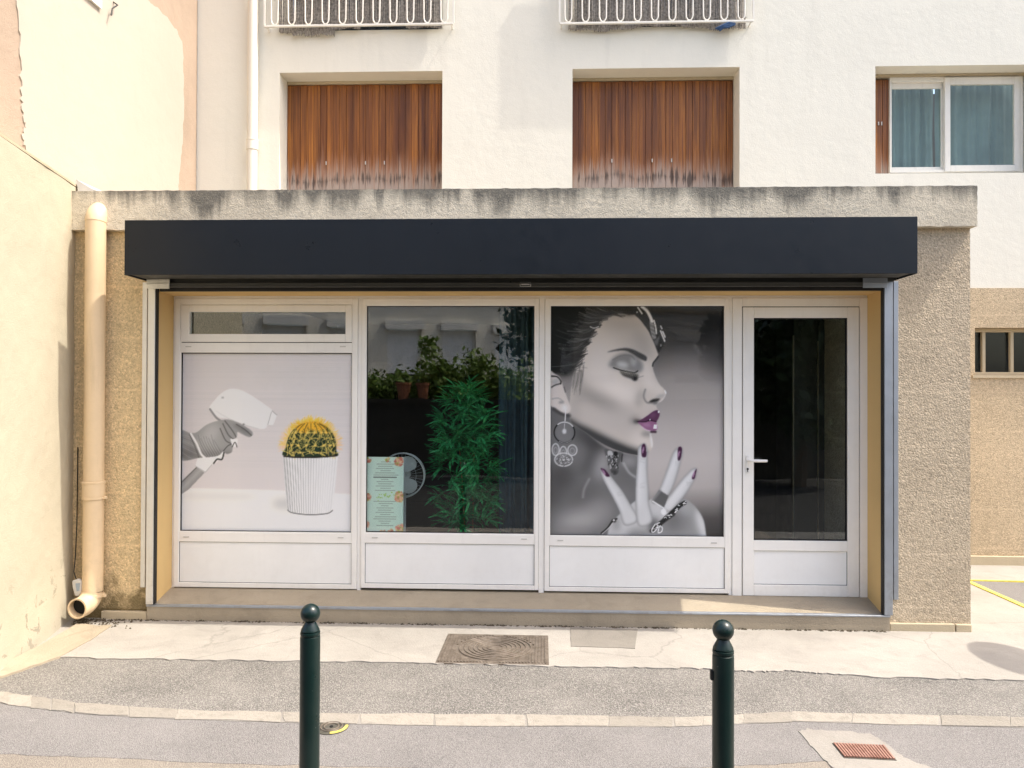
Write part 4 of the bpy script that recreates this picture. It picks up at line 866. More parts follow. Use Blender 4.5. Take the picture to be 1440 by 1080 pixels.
for yy, c, side in cl:
    ax = rb.uniform(0, 6.28) if abs(side) < 25 else (0 if side > 0 else math.pi)+rb.uniform(-1.1, 1.1)
    for k in range(rb.randint(5, 8)):
        el = rb.uniform(-.9, .7); mt = Matrix.Rotation(ax+rb.uniform(-1.2, 1.2), 4, 'Z') @ Matrix.Rotation(el, 4, 'Y') @ Matrix.Rotation(rb.uniform(-.7, .7), 4, 'X') @ Matrix.Scale(rb.uniform(.7, 1.15), 4)
        pos = c+Vector((rb.uniform(-.02, .02), rb.uniform(-.02, .02), rb.uniform(-.02, .02)))
        tipy = (Matrix.Translation(pos) @ mt @ Vector((.16, 0, 0))).y
        if tipy < F+.05 or pos.y < F+.06: continue
        if nleaf < 300:
            o = bpy.data.objects.new('leaf', lm); COL.objects.link(o); o.parent = BT; o.matrix_local = Matrix.Translation(pos-BT.location) @ mt; nleaf += 1
        else: rest.add([Matrix.Translation(pos) @ mt @ Vector(v) for v in lv], lf)
o = obj('foliage', rest, M['bamboo'], BT); o['kind'] = 'stuff'

# curtain, cabinet
def curtain(name, xa, xb, y, z0, z1, mat, folds, amp, label, cat='curtain', ph=0):
    n = 120; vs = []; fs = []
    for j in range(9):
        for i in range(n+1):
            t = i/n; z = z0+(z1-z0)*j/8; a = math.sin(t*folds*6.283+ph+.4*math.sin(j*.5))*amp*(.6+.5*math.sin(t*17+ph))+.3*amp*math.sin(t*folds*14+1)
            vs.append((xa+(xb-xa)*t+.004*math.sin(j+t*20), y+a, z))
    for j in range(8):
        for i in range(n): fs.append((j*(n+1)+i, j*(n+1)+i+1, (j+1)*(n+1)+i+1, (j+1)*(n+1)+i))
    m = MB().add(vs, fs); o = obj(name, m, mat, None, ((xa+xb)/2, y, z0), smooth=True); s = o.modifiers.new('thickness', 'SOLIDIFY'); s.thickness = .003; return tag(o, label, cat)
curtain('curtain', at(702, 600, .62).x, at(756, 600, .62).x, .62, fz, at(720, 420, .62).z+.2, M['curtain'], 4, .03, 'slate blue curtain hanging inside the middle window beside the bamboo')
cx0, cx1 = at(1117, 600, 1.1).x, at(1215, 600, 1.1).x
CB = thing('cabinet', ((cx0+cx1)/2, 1.3, fz), 'dark tall cabinet with thin metal trim seen through the glass door', 'cabinet')
obj('body', MB().box(cx0, cx1, 1.14, 1.6, fz, 2.35), M['cabinet'], CB, bevel=.004); xm = at(1151, 600, 1.1).x
for a, b in ((cx0+.004, xm-.006), (xm+.006, cx1-.004)): obj('cabinet_door', MB().box(a, b, 1.12, 1.138, fz+.06, 2.33), M['cabinet'], CB, bevel=.003)
obj('trim', MB().box(cx0-.008, cx0+.0, 1.11, 1.135, fz+.02, 2.2), M['chrome'], CB); obj('trim', MB().box(xm-.004, xm+.004, 1.108, 1.118, fz+.06, 2.15), M['chrome'], CB)

# ================================================================== left side: garden wall, neighbour's house
def wallx(y): return -3.478-.215*y          # face of the low cream wall
ztop = 3.22
g = MB().prism([(wallx(.05), .05), (wallx(-1.7), -1.7), (-4.2, -1.7), (-4.2, .05)], 0, ztop)
LW = thing('garden_wall', (-3.4, -1, 0), 'low cream painted wall running towards the street at the left edge', 'wall')
# face cut finely so that its foot can swell and its edge wobble
ny, nz = 90, 50; vs = []
for j in range(nz+1):
    for i in range(ny+1):
        y = .02-1.72*(i/ny)**1.2; z = ztop*j/nz
        sw = .012*mnoise.noise((y*1.5, z*1.5, 3))+.004*mnoise.noise((y*9, z*9, 1))+.035*max(0, 1-z/.35)*(.6+.4*mnoise.noise((y*3, 0, 0)))
        vs.append((wallx(y)+.006+sw, y, z+(mnoise.noise((y*5, 2, 2))*.012 if j == nz else 0)))
g.add(vs, [(j*(ny+1)+i+1, j*(ny+1)+i, (j+1)*(ny+1)+i, (j+1)*(ny+1)+i+1) for j in range(nz) for i in range(ny)])
obj('wall_face', g, M['cream_wall'], LW, smooth=True)
obj('coping', MB().prism([(wallx(.05)+.008, .05), (wallx(-1.7)+.008, -1.7), (-3.9, -1.7), (-3.9, .05)], ztop+.004, ztop+.022), M['strip'], LW)
NX = at(277.5, 150, U).x
NH = thing('neighbour_house', (-6, -2, 0), 'tall house side with rosy old render and a big white plaster patch', 'house')
obj('wall', MB().box(-10, NX, -1.7, U-.012, 0, 9), M['pink_render'], NH)
def onx(l): return [(atX(x, y, NX).y, atX(x, y, NX).z) for x, y in l]
out = onx([(21, -60), (23, 0), (26, 50), (28, 100), (29, 140), (32, 165), (35, 178), (30, 190), (33, 205), (60, 300), (100, 330), (245, 320), (250, 268), (252, 235), (256, 195), (258, 140), (257, 100), (256, 62), (247, 42), (232, 22), (215, 6), (203, -2), (185, -60)])
pts = []
for i in range(len(out)):
    a, b = Vector(out[i-1]), Vector(out[i])
    for k in range(6): q = a.lerp(b, k/6); pts.append((q.x+random.uniform(-.012, .012), q.y+random.uniform(-.012, .012)))
obj('plaster_patch', MB().prism_x(pts, NX-.01, NX+.008), M['patch'], NH)
p = atX(128, 4, NX); g = MB().box(NX-.002, NX+.03, p.y-.22, p.y+.10, p.z, p.z+1.1); wn = obj('window', g, M['white_metal'], NH)
obj('pane', MB().box(NX+.031, NX+.036, p.y-.17, p.y+.06, p.z+.07, p.z+1.0), M['gasket'], wn)
p = atX(158, 8, NX); obj('loose_wire', MB().tube([(NX+.008, p.y, p.z+.03), (NX+.05, p.y-.01, p.z), (NX+.04, p.y-.07, p.z-.06), (NX+.05, p.y-.10, p.z-.13)], .006, 6), M['gasket'], NH)
p = at(117, 262, -.02); tag(obj('roof_flashing', MB().prism_y([(p.x-.07, p.z+.06), (p.x-.05, p.z-.03), (p.x+.10, p.z-.03), (p.x+.05, p.z-.01)], 0, .5), M['tag'], None, (p.x, .2, p.z-.03)), 'pale grey scrap of flashing on the roof edge behind the cream wall', 'flashing')

# ================================================================== drain pipes
def pipe_thing(name, label, x, y, zs, r, mat, collars, clips, elbow=None):
    t = thing(name, (x, y, zs[0]), label, 'drainpipe')
    obj('pipe', MB().tube([(x, y, zs[0]), (x, y, zs[1])], r, 24), mat, t, smooth=True)
    for z in collars: obj('collar', MB().lathe([(r+.001, -.055), (r+.007, -.05), (r+.007, .04), (r+.010, .043), (r+.010, .055), (r+.001, .058)], (x, y, z), 24), mat, t, smooth=True)
    for z in clips:
        c = obj('clip', MB().lathe([(r+.002, -.012), (r+.008, -.010), (r+.008, .010), (r+.002, .012)], (x, y, z), 24), mat, t, smooth=True)
        obj('bolt', MB().box(x+r+.004, x+r+.03, y-.012, y+.012, z-.011, z+.011), mat, c, bevel=.004)
    return t
px_ = at(131, 560, -.10).x; rp = 13.6*5.4/1060; pz0 = .232; pz1 = at(134, 308, -.1).z
DP = pipe_thing('drainpipe', 'fat beige downpipe beside the cream wall with an open end at the ground', px_, -.085, (pz0, pz1), rp, M['pvc'], [at(130, 688, -.1).z], [at(130, 700, -.1).z, at(129, 838, -.1).z])
g = MB()
e = [(px_, -.085, pz0+.002)]+[(px_-.02*t, -.085-.10*(1-math.cos(t*math.pi/2)), pz0-.088*math.sin(t*math.pi/2)) for t in [i/8 for i in range(1, 9)]]+[(px_-.024, -.235, pz0-.088)]
g.tube(e, rp+.004, 24, caps=False); vs = [len(g.v)-24+i for i in range(24)]
y_e = e[-1]; ring = g.v[-24:]
g.add([Vector(v) for v in ring]+[Vector(y_e)+(Vector(v)-Vector(y_e))*.84 for v in ring]+[Vector(y_e)+(Vector(v)-Vector(y_e))*.84+Vector((0, .10, .01)) for v in ring],
      [(i, (i+1) % 24, 24+(i+1) % 24, 24+i) for i in range(24)]+[(24+i, 24+(i+1) % 24, 48+(i+1) % 24, 48+i) for i in range(24)])
obj('outlet_elbow', g, M['pvc'], DP, smooth=True)
obj('outlet_bore', MB().tube([(e[-1][0], e[-1][1]+.055, e[-1][2]+.004), (e[-1][0], e[-1][1]+.07, e[-1][2]+.006)], rp*.86, 20), M['black'], DP)
g = MB(); top = [(px_, -.085, pz1-.02)]+[(px_, -.085+.10*(1-math.cos(t*math.pi/2)), pz1-.02+.10*math.sin(t*math.pi/2)) for t in [i/7 for i in range(1, 8)]]
g.tube(top, rp+.003, 24); obj('top_elbow', g, M['pvc'], DP, smooth=True)
q0, q1 = at(353, 265, U-.07), at(357, 0, U-.07)
UP = pipe_thing('drainpipe', 'slim cream downpipe on the upper facade left of the wooden shutters', q0.x+.01, U-.07, (zs1-.02, 7), 7.2*7.6/1060, M['pvc_white'], [at(354, 204, U-.07).z], [])
# tag on a wire, debris in the corner
p = at(109, 824, -.12)
TG = thing('meter_tag', (p.x, -.12, p.z-.06), 'small pale plastic seal hanging on a wire between wall and beige pipe', 'tag')
obj('body', MB().prism_y([(p.x-.035, p.z+.04), (p.x+.012, p.z+.055), (p.x+.04, p.z+.03), (p.x+.034, p.z-.05), (p.x+.012, p.z-.075), (p.x-.012, p.z-.07), (p.x-.03, p.z-.01)], -.135, -.105), M['tag'], TG, bevel=.008)
obj('print', MB().prism_y([(p.x-.006, p.z+.022), (p.x+.028, p.z+.026), (p.x+.024, p.z-.03), (p.x+.004, p.z-.036)], -.1362, -.1345), M['tag_blue'], TG)
obj('wire', MB().tube([(p.x-.01, -.12, p.z+.05), (p.x-.035, -.11, p.z+.10), (p.x-.055, -.06, p.z+.20), (p.x-.068, -.025, p.z+.45), (p.x-.074, -.012, p.z+1.0)], .004, 6), M['gasket'], TG)
g = MB(); rd = random.Random(5)
for k in range(260):
    px = rd.choice((rd.gauss(150, 22), rd.gauss(118, 8))); q = gnd(px, 872+rd.random()**2*14); s = rd.uniform(.003, .011)
    if q.y > -.03: q.y = -.03-rd.random()*.05
    g.add([(q.x-s, q.y-s*.6, .008), (q.x+s, q.y-s*.5, .009), (q.x+s*.4, q.y+s, .009), (q.x, q.y, .008+s*1.3)], [(0, 1, 3), (1, 2, 3), (2, 0, 3)])
for k in range(900):
    px = 150+rd.random()*1080; q = gnd(px, 880); y = -.030-rd.random()**2.5*.022; s = rd.uniform(.002, .008)*(1.2 if mnoise.noise((q.x*4, 0, 0)) > 0 else .6)
    g.add([(q.x-s*1.6, y-s*.5, .008), (q.x+s*1.6, y-s*.4, .008), (q.x+s*.3, y+s, .009), (q.x, y, .008+s*1.2)], [(0, 1, 3), (1, 2, 3), (2, 0, 3)])
o = obj('leaf_litter', g, M['dirt']); o['kind'] = 'stuff'; o['label'] = 'dark dirt and leaf crumbs along the step and by the pipe outlet'

# ================================================================== apartment building behind
AB = thing('apartment_building', (2, U, 0), 'off white apartment facade with brown shutters rising behind the shop', 'building')
uz = lambda px, py: at(px, py, U).z
ux = lambda px, py=150: at(px, py, U).x
HA = (ux(393), ux(622), zs1-.1, uz(507, 101)); HB = (ux(805), ux(1040), zs1-.1, uz(922, 95.5)); HC = (ux(1231), ux(1462), uz(1335, 243.5), uz(1335, 92))
HD = (ux(392, 40), ux(622, 40), uz(507, 42.5), 7.6); HE = (ux(803, 40), ux(1034, 40), uz(922, 38), 7.6)
zlow = uz(1400, 405)
g = MB().holes(NX-.3, 9, zs1-.25, 9.2, [HA, HB, HC, HD, HE], U, U+.3); obj('wall', g, M['white_wall'], AB, weld=True)
g = MB().holes(XR-.3, 9, zlow, zs1-.25, [], U+.0, U+.3); obj('wall', g, M['white_wall'], AB)
hs = (ux(1370, 495), ux(1520, 495), uz(1400, 527.5), uz(1400, 461))
g = MB().holes(XR-.3, 9, .0, zlow-.003, [hs], U-.012, U+.3); obj('basement_wall', g, M['roughcast_back'], AB, weld=True)
obj('base_band', MB().box(XR-.2, 9, U-.05, U-.013, 0, uz(1400, 781)), M['strip'], AB, bevel=.005)
obj('basement_void', MB().box(hs[0]-.1, hs[1]+.1, U+.3, U+.9, hs[2]-.1, hs[3]+.1), M['black'], AB)
bw = obj('basement_window', MB().frame(hs[0]+.002, hs[1]-.002, hs[2]+.002, hs[3]-.002, -.0+.035, .035, .035, .03, U+.07, U+.11), M['strip'], AB, bevel=.003)
for px in (1390, 1430): xx = ux(px, 495); obj('bar', MB().box(xx-.018, xx+.014, U+.072, U+.108, hs[2]+.032, hs[3]-.037), M['strip'], bw, bevel=.003)
obj('glass_pane', MB().box(hs[0]+.037, hs[1]-.037, U+.112, U+.118, hs[2]+.032, hs[3]-.037), M['glass_upper'], bw)
obj('sill', MB().box(hs[0]-.03, hs[1], U-.03, U+.068, hs[2]-.03, hs[2]-.001), M['strip'], bw)
# folding wooden shutters, board by board
def shutter(H, n, lab, seed, x1=None):
    rs = random.Random(seed); a, b = H[0]+.004, (x1 if x1 else H[1]-.004); zz1 = H[3]-.035; zz0 = H[2]+.02; y = U+.235
    s = obj('shutter', MB().box(a, b, y+.022, y+.04, zz0, zz1), M['wood'], AB); s['label'] = lab
    wd = (b-a)/n; me = None
    for k in range(n):
        if me is None:
            t = MB().box(-wd/2+.0004, wd/2-.0004, 0, .020, 0, zz1-zz0); tm = bpy.data.meshes.new('board'); tm.from_pydata(t.v, [], t.f); tm.materials.append(M['wood'])
            bm = bmesh.new(); bm.from_mesh(tm); bmesh.ops.bevel(bm, geom=[e_ for e_ in bm.edges if abs(e_.verts[0].co.x-e_.verts[1].co.x) < 1e-6 and abs(e_.verts[0].co.y-e_.verts[1].co.y) < 1e-6], offset=.0014, segments=1, affect='EDGES'); bm.to_mesh(tm); bm.free(); me = tm
        o = bpy.data.objects.new('board', me); COL.objects.link(o); o.parent = s
        grp = (k//3) % 2; o.location = Vector((a+wd*(k+.5), y+rs.uniform(-.0015, .0015)+(.004 if grp else 0), zz0-rs.uniform(0, .006)))-base_of(AB); o.scale.x = .995 if k % 3 != 2 else .94
    if x1 is None: obj('shutter_track', MB().box(H[0]+.002, H[1]-.002, y-.01, y+.06, zz1+.004, H[3]-.002), M['strip'], s)
    # small white catches
    for fx in (.25, .62, .5):
        xx = a+(b-a)*fx; zz = zz0+(zz1-zz0)*.55; obj('catch', MB().box(xx-.005, xx+.005, y-.010, y-.002, zz-.018, zz+.018), M['tag'], s)
shutter(HA, 24, 'left pair of brown folding wooden shutters, greyed along the bottom', 3)
shutter(HB, 24, 'middle pair of brown folding wooden shutters, widely greyed at the bottom', 8)
shutter(HC, 3, 'narrow folded strip of brown wooden shutter beside the sliding window', 5, at(1253, 175, U+.235).x)
# sliding window C
y0 = U+.20; X = lambda px: at(px, 180, y0).x; Z = lambda py: at(1345, py, y0).z
sw = obj('sliding_window', MB().frame(X(1252), X(1440), Z(242), Z(107), .02, .045, .05, .03, y0+.01, y0+.08), M['white_metal'], AB, bevel=.003); sw['label'] = 'white sliding window with grey sheer curtains at the right'
obj('track', MB().box(HC[0]+.002, HC[1]-.002, U+.19, U+.29, Z(107)+.001, HC[3]-.002), M['strip'], sw)
sa = obj('sash', MB().frame(X(1254), X(1331), Z(241), Z(110), .010, .03, .085, .06, y0+.045, y0+.068), M['white_metal'], sw, bevel=.003)
sb = obj('sash', MB().frame(X(1328.5), X(1434), Z(241.5), Z(109), .055, .055, .075, .065, y0-.006, y0+.03), M['white_metal'], sw, bevel=.003)
obj('glass_pane', MB().box(X(1254)+.01, X(1331)-.03, y0+.054, y0+.060, Z(241)+.06, Z(110)-.085), M['glass_upper'], sw)
obj('glass_pane', MB().box(X(1328.5)+.055, X(1434)-.055, y0+.010, y0+.016, Z(241.5)+.065, Z(109)-.075), M['glass_upper'], sw)
curtain('sheer_curtain', X(1246), X(1334), y0+.30, Z(250), Z(100), M['sheer'], 5, .022, 'grey green sheer curtain behind the left pane of the sliding window', ph=1)
curtain('sheer_curtain', X(1335), X(1450), y0+.28, Z(250), Z(100), M['sheer'], 5, .022, 'grey green sheer curtain behind the right pane of the sliding window', ph=3)
obj('room_wall', MB().box(HC[0]-.2, HC[1]+.2, U+1.5, U+1.6, HC[2]-.3, HC[3]+.3), M['interior'], AB)
# upper windows behind the railings
for H, lab in ((HD, 'upper left window behind the reed screen'), (HE, 'upper right window behind the reed screen')):
    wv = obj('window', MB().frame(H[0]+.002, H[1]-.002, H[2]+.002, H[3]-.002, .06, .06, .06, .08, U+.18, U+.24), M['white_metal'], AB); wv['label'] = lab
    obj('glass_pane', MB().box(H[0]+.062, H[1]-.062, U+.20, U+.206, H[2]+.082, H[3]-.062), M['glass_upper'], wv)
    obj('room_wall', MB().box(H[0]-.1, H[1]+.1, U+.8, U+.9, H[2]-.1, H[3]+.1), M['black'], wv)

# ================================================================== balcony railings and reed screens
yr = U-.09
def railing(p0, p1, pyb, loops, label, sides):
    a, b = at(p0, pyb, yr).x, at(p1, pyb, yr).x; zb_ = at((p0+p1)/2, pyb, yr).z; zt_ = zb_+.95
    t = thing('balcony_railing', ((a+b)/2, yr, zb_), label, 'railing', 'white wire railings at the upper windows')
    obj('bottom_rail', MB().box(a, b, yr-.012, yr+.012, zb_-.010, zb_+.010), M['white_metal'], t, bevel=.003); obj('top_rail', MB().box(a, b, yr-.016, yr+.016, zt_, zt_+.03), M['white_metal'], t, bevel=.003)
    for x in (a, b): obj('post', MB().box(x-.008, x+.008, yr-.008, yr+.008, zb_+.011, zt_-.001), M['white_metal'], t)
    for x in (a+.02, b-.02): obj('wall_fixing', MB().tube([(x, yr+.013, zb_), (x, U+.01, zb_-.01)], .007, 6), M['white_metal'], t)
    me = None
    n = 40; hw = .034
    P = []
    for k in range(11): P.append((-hw*1.35+.0001*k+(hw*.35)*k/10*1., 0, .95-.86*k/10))
    P = [(-hw*1.35, 0, .945), (-hw*1.15, 0, .5), (-hw, 0, .12)]+[(-hw*math.cos(q), 0, .012+.055-.055*math.sin(q)*1.) for q in [math.pi*i/10 for i in range(11)]]+[(hw, 0, .12), (hw*1.15, 0, .5), (hw*1.35, 0, .945)]
    m_ = MB().tube(P, .0075, 7); me = bpy.data.meshes.new('wire_loop'); me.from_pydata(m_.v, [], m_.f); me.materials.append(M['white_metal']); me.polygons.foreach_set('use_smooth', [True]*len(me.polygons))
    for px in loops:
        o = bpy.data.objects.new('wire_loop', me); COL.objects.link(o); o.parent = t; o.location = Vector((at(px, pyb, yr).x, yr, zb_+.004))-t.location
    return a, b, zb_
railing(372, 637.5, 35.5, [386+23.85*k for k in range(11)], 'white looped wire railing at the upper left window', 0)
a2 = railing(787, 1059.5, 31.5, [799+24.35*k for k in range(11)], 'white looped wire railing at the upper right window', 0)
def reeds(p0, p1, pyb, label, seed, sag):
    rs = random.Random(seed); yy = yr+.045; a, b = at(p0, pyb, yy).x, at(p1, pyb, yy).x; zb_ = at((p0+p1)/2, pyb, yy).z; g = MB(); x = a
    while x < b:
        t = (x-a)/(b-a); wd = rs.uniform(.006, .012); y2 = yy+.014*math.sin(t*40)+rs.uniform(-.006, .006); z = zb_-sag(t)*.055*rs.uniform(.75, 1.1)
        lean = rs.uniform(-.012, .012)
        g.tube([(x, y2, z), (x+lean*.3, y2+.003, z+.3), (x+lean, y2, zb_+.93)], wd*.5, 5); x += wd*.92
    for zz in (.06, .28, .5, .72):
        g.tube([(a+(b-a)*k/30, yy-.013+.014*math.sin(k/30*40), zb_+zz+.006*math.sin(k)) for k in range(31)], .002, 4)
    tag(obj('reed_screen', g, M['reed'], None, ((a+b)/2, yy, zb_-.06)), label, 'reed screen')
reeds(393, 621, 38, 'grey weathered reed screen tied behind the upper left railing', 2, lambda t: 1.5 if t < .34 and t > .08 else (.9 if t < .1 else (.3 if t < .5 or t > .78 else -.2)))
reeds(800, 1050, 34, 'grey weathered reed screen tied behind the upper right railing', 5, lambda t: .75+.4*math.sin(t*9))
p = at(1016, 38, yr-.02); g = MB()
for k in range(3): g.tube([(p.x-.03-.02*k, yr-.02, p.z-.04+.012*k), (p.x+.0, yr-.03, p.z-.01+.01*k), (p.x+.06, yr-.02, p.z+.0+.02*k), (p.x+.13, yr-.01, p.z+.03+.004*k)], [.008, .014, .012, .008], 7)
tag(obj('blue_rag', g, M['blue_cloth'], None, (p.x, yr-.02, p.z), smooth=True), 'knotted blue rag hanging under the upper right railing', 'rag')

# ================================================================== bollards
def bollard(px, py_top, y, label):
    q = at(px, py_top, y); r = .038; zt_ = q.z; x = q.x
    t = thing('bollard', (x, y, 0), label, 'bollard', 'green street bollards')
    hb = zt_-.118
    obj('post', MB().lathe([(r*1.02, 0), (r, .02), (r, hb-.012), (r*.985, hb-.006), (r*.9, hb-.004), (r*.9, hb)], (x, y, 0), 36), M['bollard'], t, smooth=True)
    obj('ring', MB().lathe([(r*.85, hb-.001), (r*.98, hb+.001), (r*1.0, hb+.006), (r*.98, hb+.011), (r*.86, hb+.013)], (x, y, 0), 36), M['bollard'], t, smooth=True)
    obj('neck', MB().lathe([(r*.86, hb+.013), (r*.94, hb+.016), (r*.92, hb+.021), (r*.62, hb+.043), (r*.55, hb+.05)], (x, y, 0), 36), M['bollard'], t, smooth=True)
    rb_ = r*.985; zc = zt_-rb_
    obj('ball', MB().lathe([(max(.0005, rb_*math.sin(math.pi*k/18)), zc-rb_*math.cos(math.pi*k/18)) for k in range(1, 19)], (x, y, 0), 36), M['bollard'], t, smooth=True)
    return t
bollard(436.5, 849, -2.62, 'dark green ball topped bollard before the cactus window side')
B2 = bollard(1017, 871.5, -2.78, 'dark green ball topped bollard in front of the glass door')
p = at(1002.5, 952, -2.8); obj('small_clip', MB().box(p.x-.004, p.x+.01, -2.79, -2.77, p.z-.016, p.z+.016), M['gasket'], B2)

# ================================================================== covers in the ground
A, B, C, D = [Vector(v[:2]) for v in G((630, 893), (771, 896.5), (772, 937), (612, 934))]
B = Vector((B.x, A.y-.006)); cw = (A+B+C+D)/4
MH = thing('manhole_cover', (cw.x, cw.y, .008), 'square ribbed iron manhole cover with a round lid in the pavement', 'manhole cover')
obj('cover_frame', MB().prism([tuple(A), tuple(B), tuple(C), tuple(D)], -.03, .0105), M['iron'], MH, bevel=.003)
def quad(u, v_): return A.lerp(B, u).lerp(D.lerp(C, u), v_)
rx_, ry_ = .36, .43
inside = lambda u, v_: ((u-.5)/rx_)**2+((v_-.5)/ry_)**2 < 1.06
for k in range(34):
    u0 = .015+k*.0287; u1 = u0+.016; um = (u0+u1)/2; cuts = [(.03, .97)]
    if abs(um-.5) < rx_*1.03: d = ry_*1.03*math.sqrt(max(0, 1.0-((um-.5)/(rx_*1.03))**2)); cuts = [(.03, .5-d), (.5+d, .97)]
    for c0, c1 in cuts:
        if c1-c0 < .03: continue
        obj('rib', MB().prism([tuple(quad(u0, c0)), tuple(quad(u1, c0)), tuple(quad(u1, c1)), tuple(quad(u0, c1))], .0105, .0155), M['iron'], MH)
ell = lambda s, n=48: [tuple(quad(.5+rx_*s*math.cos(2*math.pi*k/n), .5+ry_*s*math.sin(2*math.pi*k/n))) for k in range(n)]
ld = obj('lid', MB().prism(ell(.96), .0, .0125), M['iron'], MH)
for s in (.93, .8, .68, .56, .44, .32, .2):
    P_ = [(*q, .0145) for q in ell(s)]; obj('lid_ring', MB().tube(P_, .0042, 5, closed=True), M['iron'], ld)
V = gnd(466, 1024); VC = thing('valve_cover', (V.x, V.y, .004), 'small round dark iron valve cover with a yellow arc by the left bollard', 'valve cover')
rv = abs(gnd(490, 1024).x-V.x)
obj('disc', MB().lathe([(rv, -.02), (rv, .008), (rv*.96, .010), (rv*.78, .010), (rv*.76, .007)], (V.x, V.y, 0), 36), M['iron_dark'], VC, smooth=True)
for s in (.62, .42): obj('raised_ring', MB().tube([(V.x+rv*s*math.cos(q), V.y+rv*s*math.sin(q), .009) for q in [2*math.pi*k/32 for k in range(32)]], .004, 5, closed=True), M['iron'], VC)
obj('knob', MB().lathe([(rv*.12, .006), (rv*.1, .012)], (V.x, V.y, 0), 12), M['black'], VC)
pts = [(V.x+rv*.97*math.cos(q), V.y+rv*.97*math.sin(q)) for q in [R(-80+90*k/16) for k in range(17)]]+[(V.x+rv*.80*math.cos(q), V.y+rv*.80*math.sin(q)) for q in [R(10-90*k/16) for k in range(17)]]
obj('yellow_arc', MB().prism(pts, .006, .0125), M['yellow'], VC)
A, B, C, D = [Vector(v[:2]) for v in G((1170, 1047.5), (1244, 1051), (1261, 1072), (1187, 1068.5))]
c_ = (A+B+C+D)/4; DG = thing('drain_grate', (c_.x, c_.y, .0075), 'reddish ribbed iron drain grate set askew in broken mortar', 'drain grate')
obj('plate', MB().prism([tuple(A), tuple(B), tuple(C), tuple(D)], 0, .0095), M['iron_dark'], DG)
for k in range(17):
    u0 = .02+k*.0577; u1 = u0+.036
    obj('bar', MB().prism([tuple(quad(u0, .04)), tuple(quad(u1, .04)), tuple(quad(u1, .96)), tuple(quad(u0, .96))], .0095, .016), M['rust'], DG)

# ================================================================== road sign at the right, outside the picture: its round shadow lies on the pavement
sx, sy, sz = 4.50, -.80, 2.35
RSN = thing('road_sign', (sx+.03, sy, 0), 'round road sign on a post whose shadow falls at the right edge', 'sign')
obj('post', MB().tube([(sx+.045, sy, 0), (sx+.045, sy, sz+.3)], .03, 14), M['galva'], RSN, smooth=True)
obj('plate', MB().tube([(sx-.006, sy, sz), (sx+.006, sy, sz)], .34, 48), M['sign_red'], RSN); obj('plate_centre', MB().tube([(sx-.010, sy, sz), (sx-.0065, sy, sz)], .25, 48), M['sign_white'], RSN)

# ================================================================== across the street (seen reflected in the glass)
OB = thing('opposite_building', (0, -17, 0), 'pale building with white roller shutters reflected in the middle window', 'building')
oz = lambda py, t: CAM.z+(549-py)/1060*t
hs_ = [(-1.0-x*1.62-.52, -1.0-x*1.62+.52, 1.9, 3.65) for x in range(-7, 6)]
obj('wall', MB().holes(-12, 13, 0, 6.8, hs_, -17.3, -17.0), M['opp_wall'], OB, weld=True)
obj('eave', MB().box(-12.3, 13.3, -17.5, -16.5, 6.8, 7.0), M['strip'], OB)
obj('sill_band', MB().box(-12, 13, -16.999, -16.9, 4.3, 4.42), M['strip'], OB)
for h in hs_:
    wv = obj('window', MB().frame(h[0]+.003, h[1]-.003, h[2]+.003, h[3]-.003, .06, .06, .06, .06, -17.16, -17.1), M['white_metal'], OB)
    obj('shutter_box', MB().box(h[0]-.06, h[1]+.06, -16.998, -16.84, h[3]-.22, h[3]+.02), M['white_metal'], wv)
    obj('roller_shutter', MB().box(h[0]+.065, h[1]-.065, -17.14, -17.12, h[2]+.3, h[3]-.23), M['panel'], wv); obj('pane', MB().box(h[0]+.065, h[1]-.065, -17.15, -17.14, h[2]+.065, h[2]+.298), M['gasket'], wv)
OB.rotation_euler.z = R(-25)
GW = obj('street_wall', MB().box(-9, 13, -9.3, -9.0, 0, 1.45).box(-9.05, 13.05, -9.34, -8.96, 1.45, 1.53), M['garden_wall'], None, (0, -9.15, 0)); tag(GW, 'grey garden wall across the street reflected low in the glass', 'wall')
def foliage(n, c, r, leaf, seed, hollow=.35, trunk=None):
    rs = np.random.RandomState(seed); g = MB(); cl = [(np.array(c)+rs.randn(3)*np.array(r)*.42, rs.uniform(.28, .55)) for _ in range(26)]
    for i in range(n):
        q, s = cl[rs.randint(len(cl))]; d = rs.randn(3); d /= np.linalg.norm(d); pnt = q+d*s*min(r)*(hollow+(1-hollow)*rs.rand())*1.5
        a = rs.randn(3); a /= np.linalg.norm(a); b = np.cross(a, rs.randn(3)); b /= np.linalg.norm(b)+1e-9; L = leaf*rs.uniform(.6, 1.3)
        g.add([pnt-a*L*.5, pnt+b*L*.25, pnt+a*L*.5, pnt-b*L*.25], [(0, 1, 2, 3)])
    return g
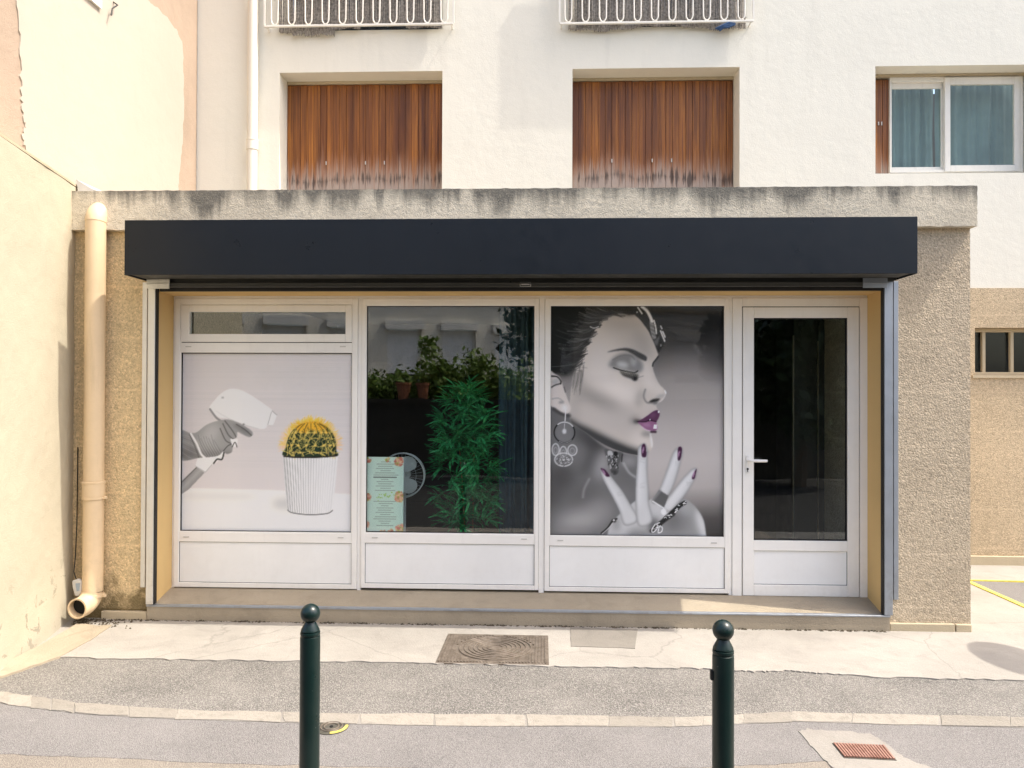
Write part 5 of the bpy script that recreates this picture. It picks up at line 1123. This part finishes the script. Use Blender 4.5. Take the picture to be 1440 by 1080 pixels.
def shrub(x, y, z0, c, r, n, mat, leaf, seed, name, label, cat, trunk_r=.05, group=None):
    t = thing(name, (x, y, z0), label, cat, group)
    tr = obj('trunk', MB().tube([(x, y, z0), (x+.05, y, z0+(c[2]-z0)*.5), (c[0], c[1], c[2])], [trunk_r, trunk_r*.8, trunk_r*.5], 8), M['bark'], t, smooth=True)
    rs = random.Random(seed)
    for k in range(6):
        a = rs.uniform(0, 6.28); e_ = (c[0]+math.cos(a)*r[0]*.7, c[1]+math.sin(a)*r[1]*.7, c[2]+rs.uniform(-.2, .7)*r[2]); obj('branch', MB().tube([(x+.02, y, z0+(c[2]-z0)*.5), ((x+e_[0])/2, (y+e_[1])/2, c[2]), e_], [trunk_r*.5, trunk_r*.35, trunk_r*.15], 6), M['bark'], tr)
    obj('crown', foliage(n, c, r, leaf, seed), mat, t); return t
for k, (x, h_, lab) in enumerate(((-4.6, 2.5, 'leafy green shrub reflected at the left edge of the middle window'), (-3.2, 2.45, 'dense green shrub reflected in the left of the middle window'), (-1.9, 2.75, 'tall yellow green shrub reflected in the centre of the middle window'), (-.7, 2.6, 'spreading green shrub reflected in the right of the middle window'), (5.6, 2.7, 'dark green shrub reflected behind the glass door'))):
    shrub(x, -9.7, 0, (x, -9.6, h_-.85), (.8, .55, .5), 3200, M['hedge'], .13, 30+k, 'shrub', lab, 'shrub', .04, 'shrubs across the street')
shrub(.25, -8.2, 0, (.1, -8.2, 3.5), (.8, .8, 1.2), 5000, M['dark_leaf'], .18, 51, 'tree', 'dark leafy tree reflected along the right of the middle window', 'tree', .14)
shrub(4.7, -7.8, 0, (4.7, -7.8, 2.4), (1.5, .9, 1.3), 12000, M['dark_leaf'], .22, 53, 'tree', 'dark leafy tree reflected in the glass door', 'tree', .14)
for k, (x, lab) in enumerate(((-2.75, 'left terracotta pot on the street wall reflected in the glass'), (-2.35, 'right terracotta pot on the street wall reflected in the glass'))):
    tag(obj('terracotta_pot', MB().lathe([(.10, 0), (.14, .28), (.16, .29), (.16, .34), (.14, .34)], (x, -9.12, 1.532), 18), M['terracotta'], None, (x, -9.12, 1.532), smooth=True), lab, 'pot', 'pots on the street wall')
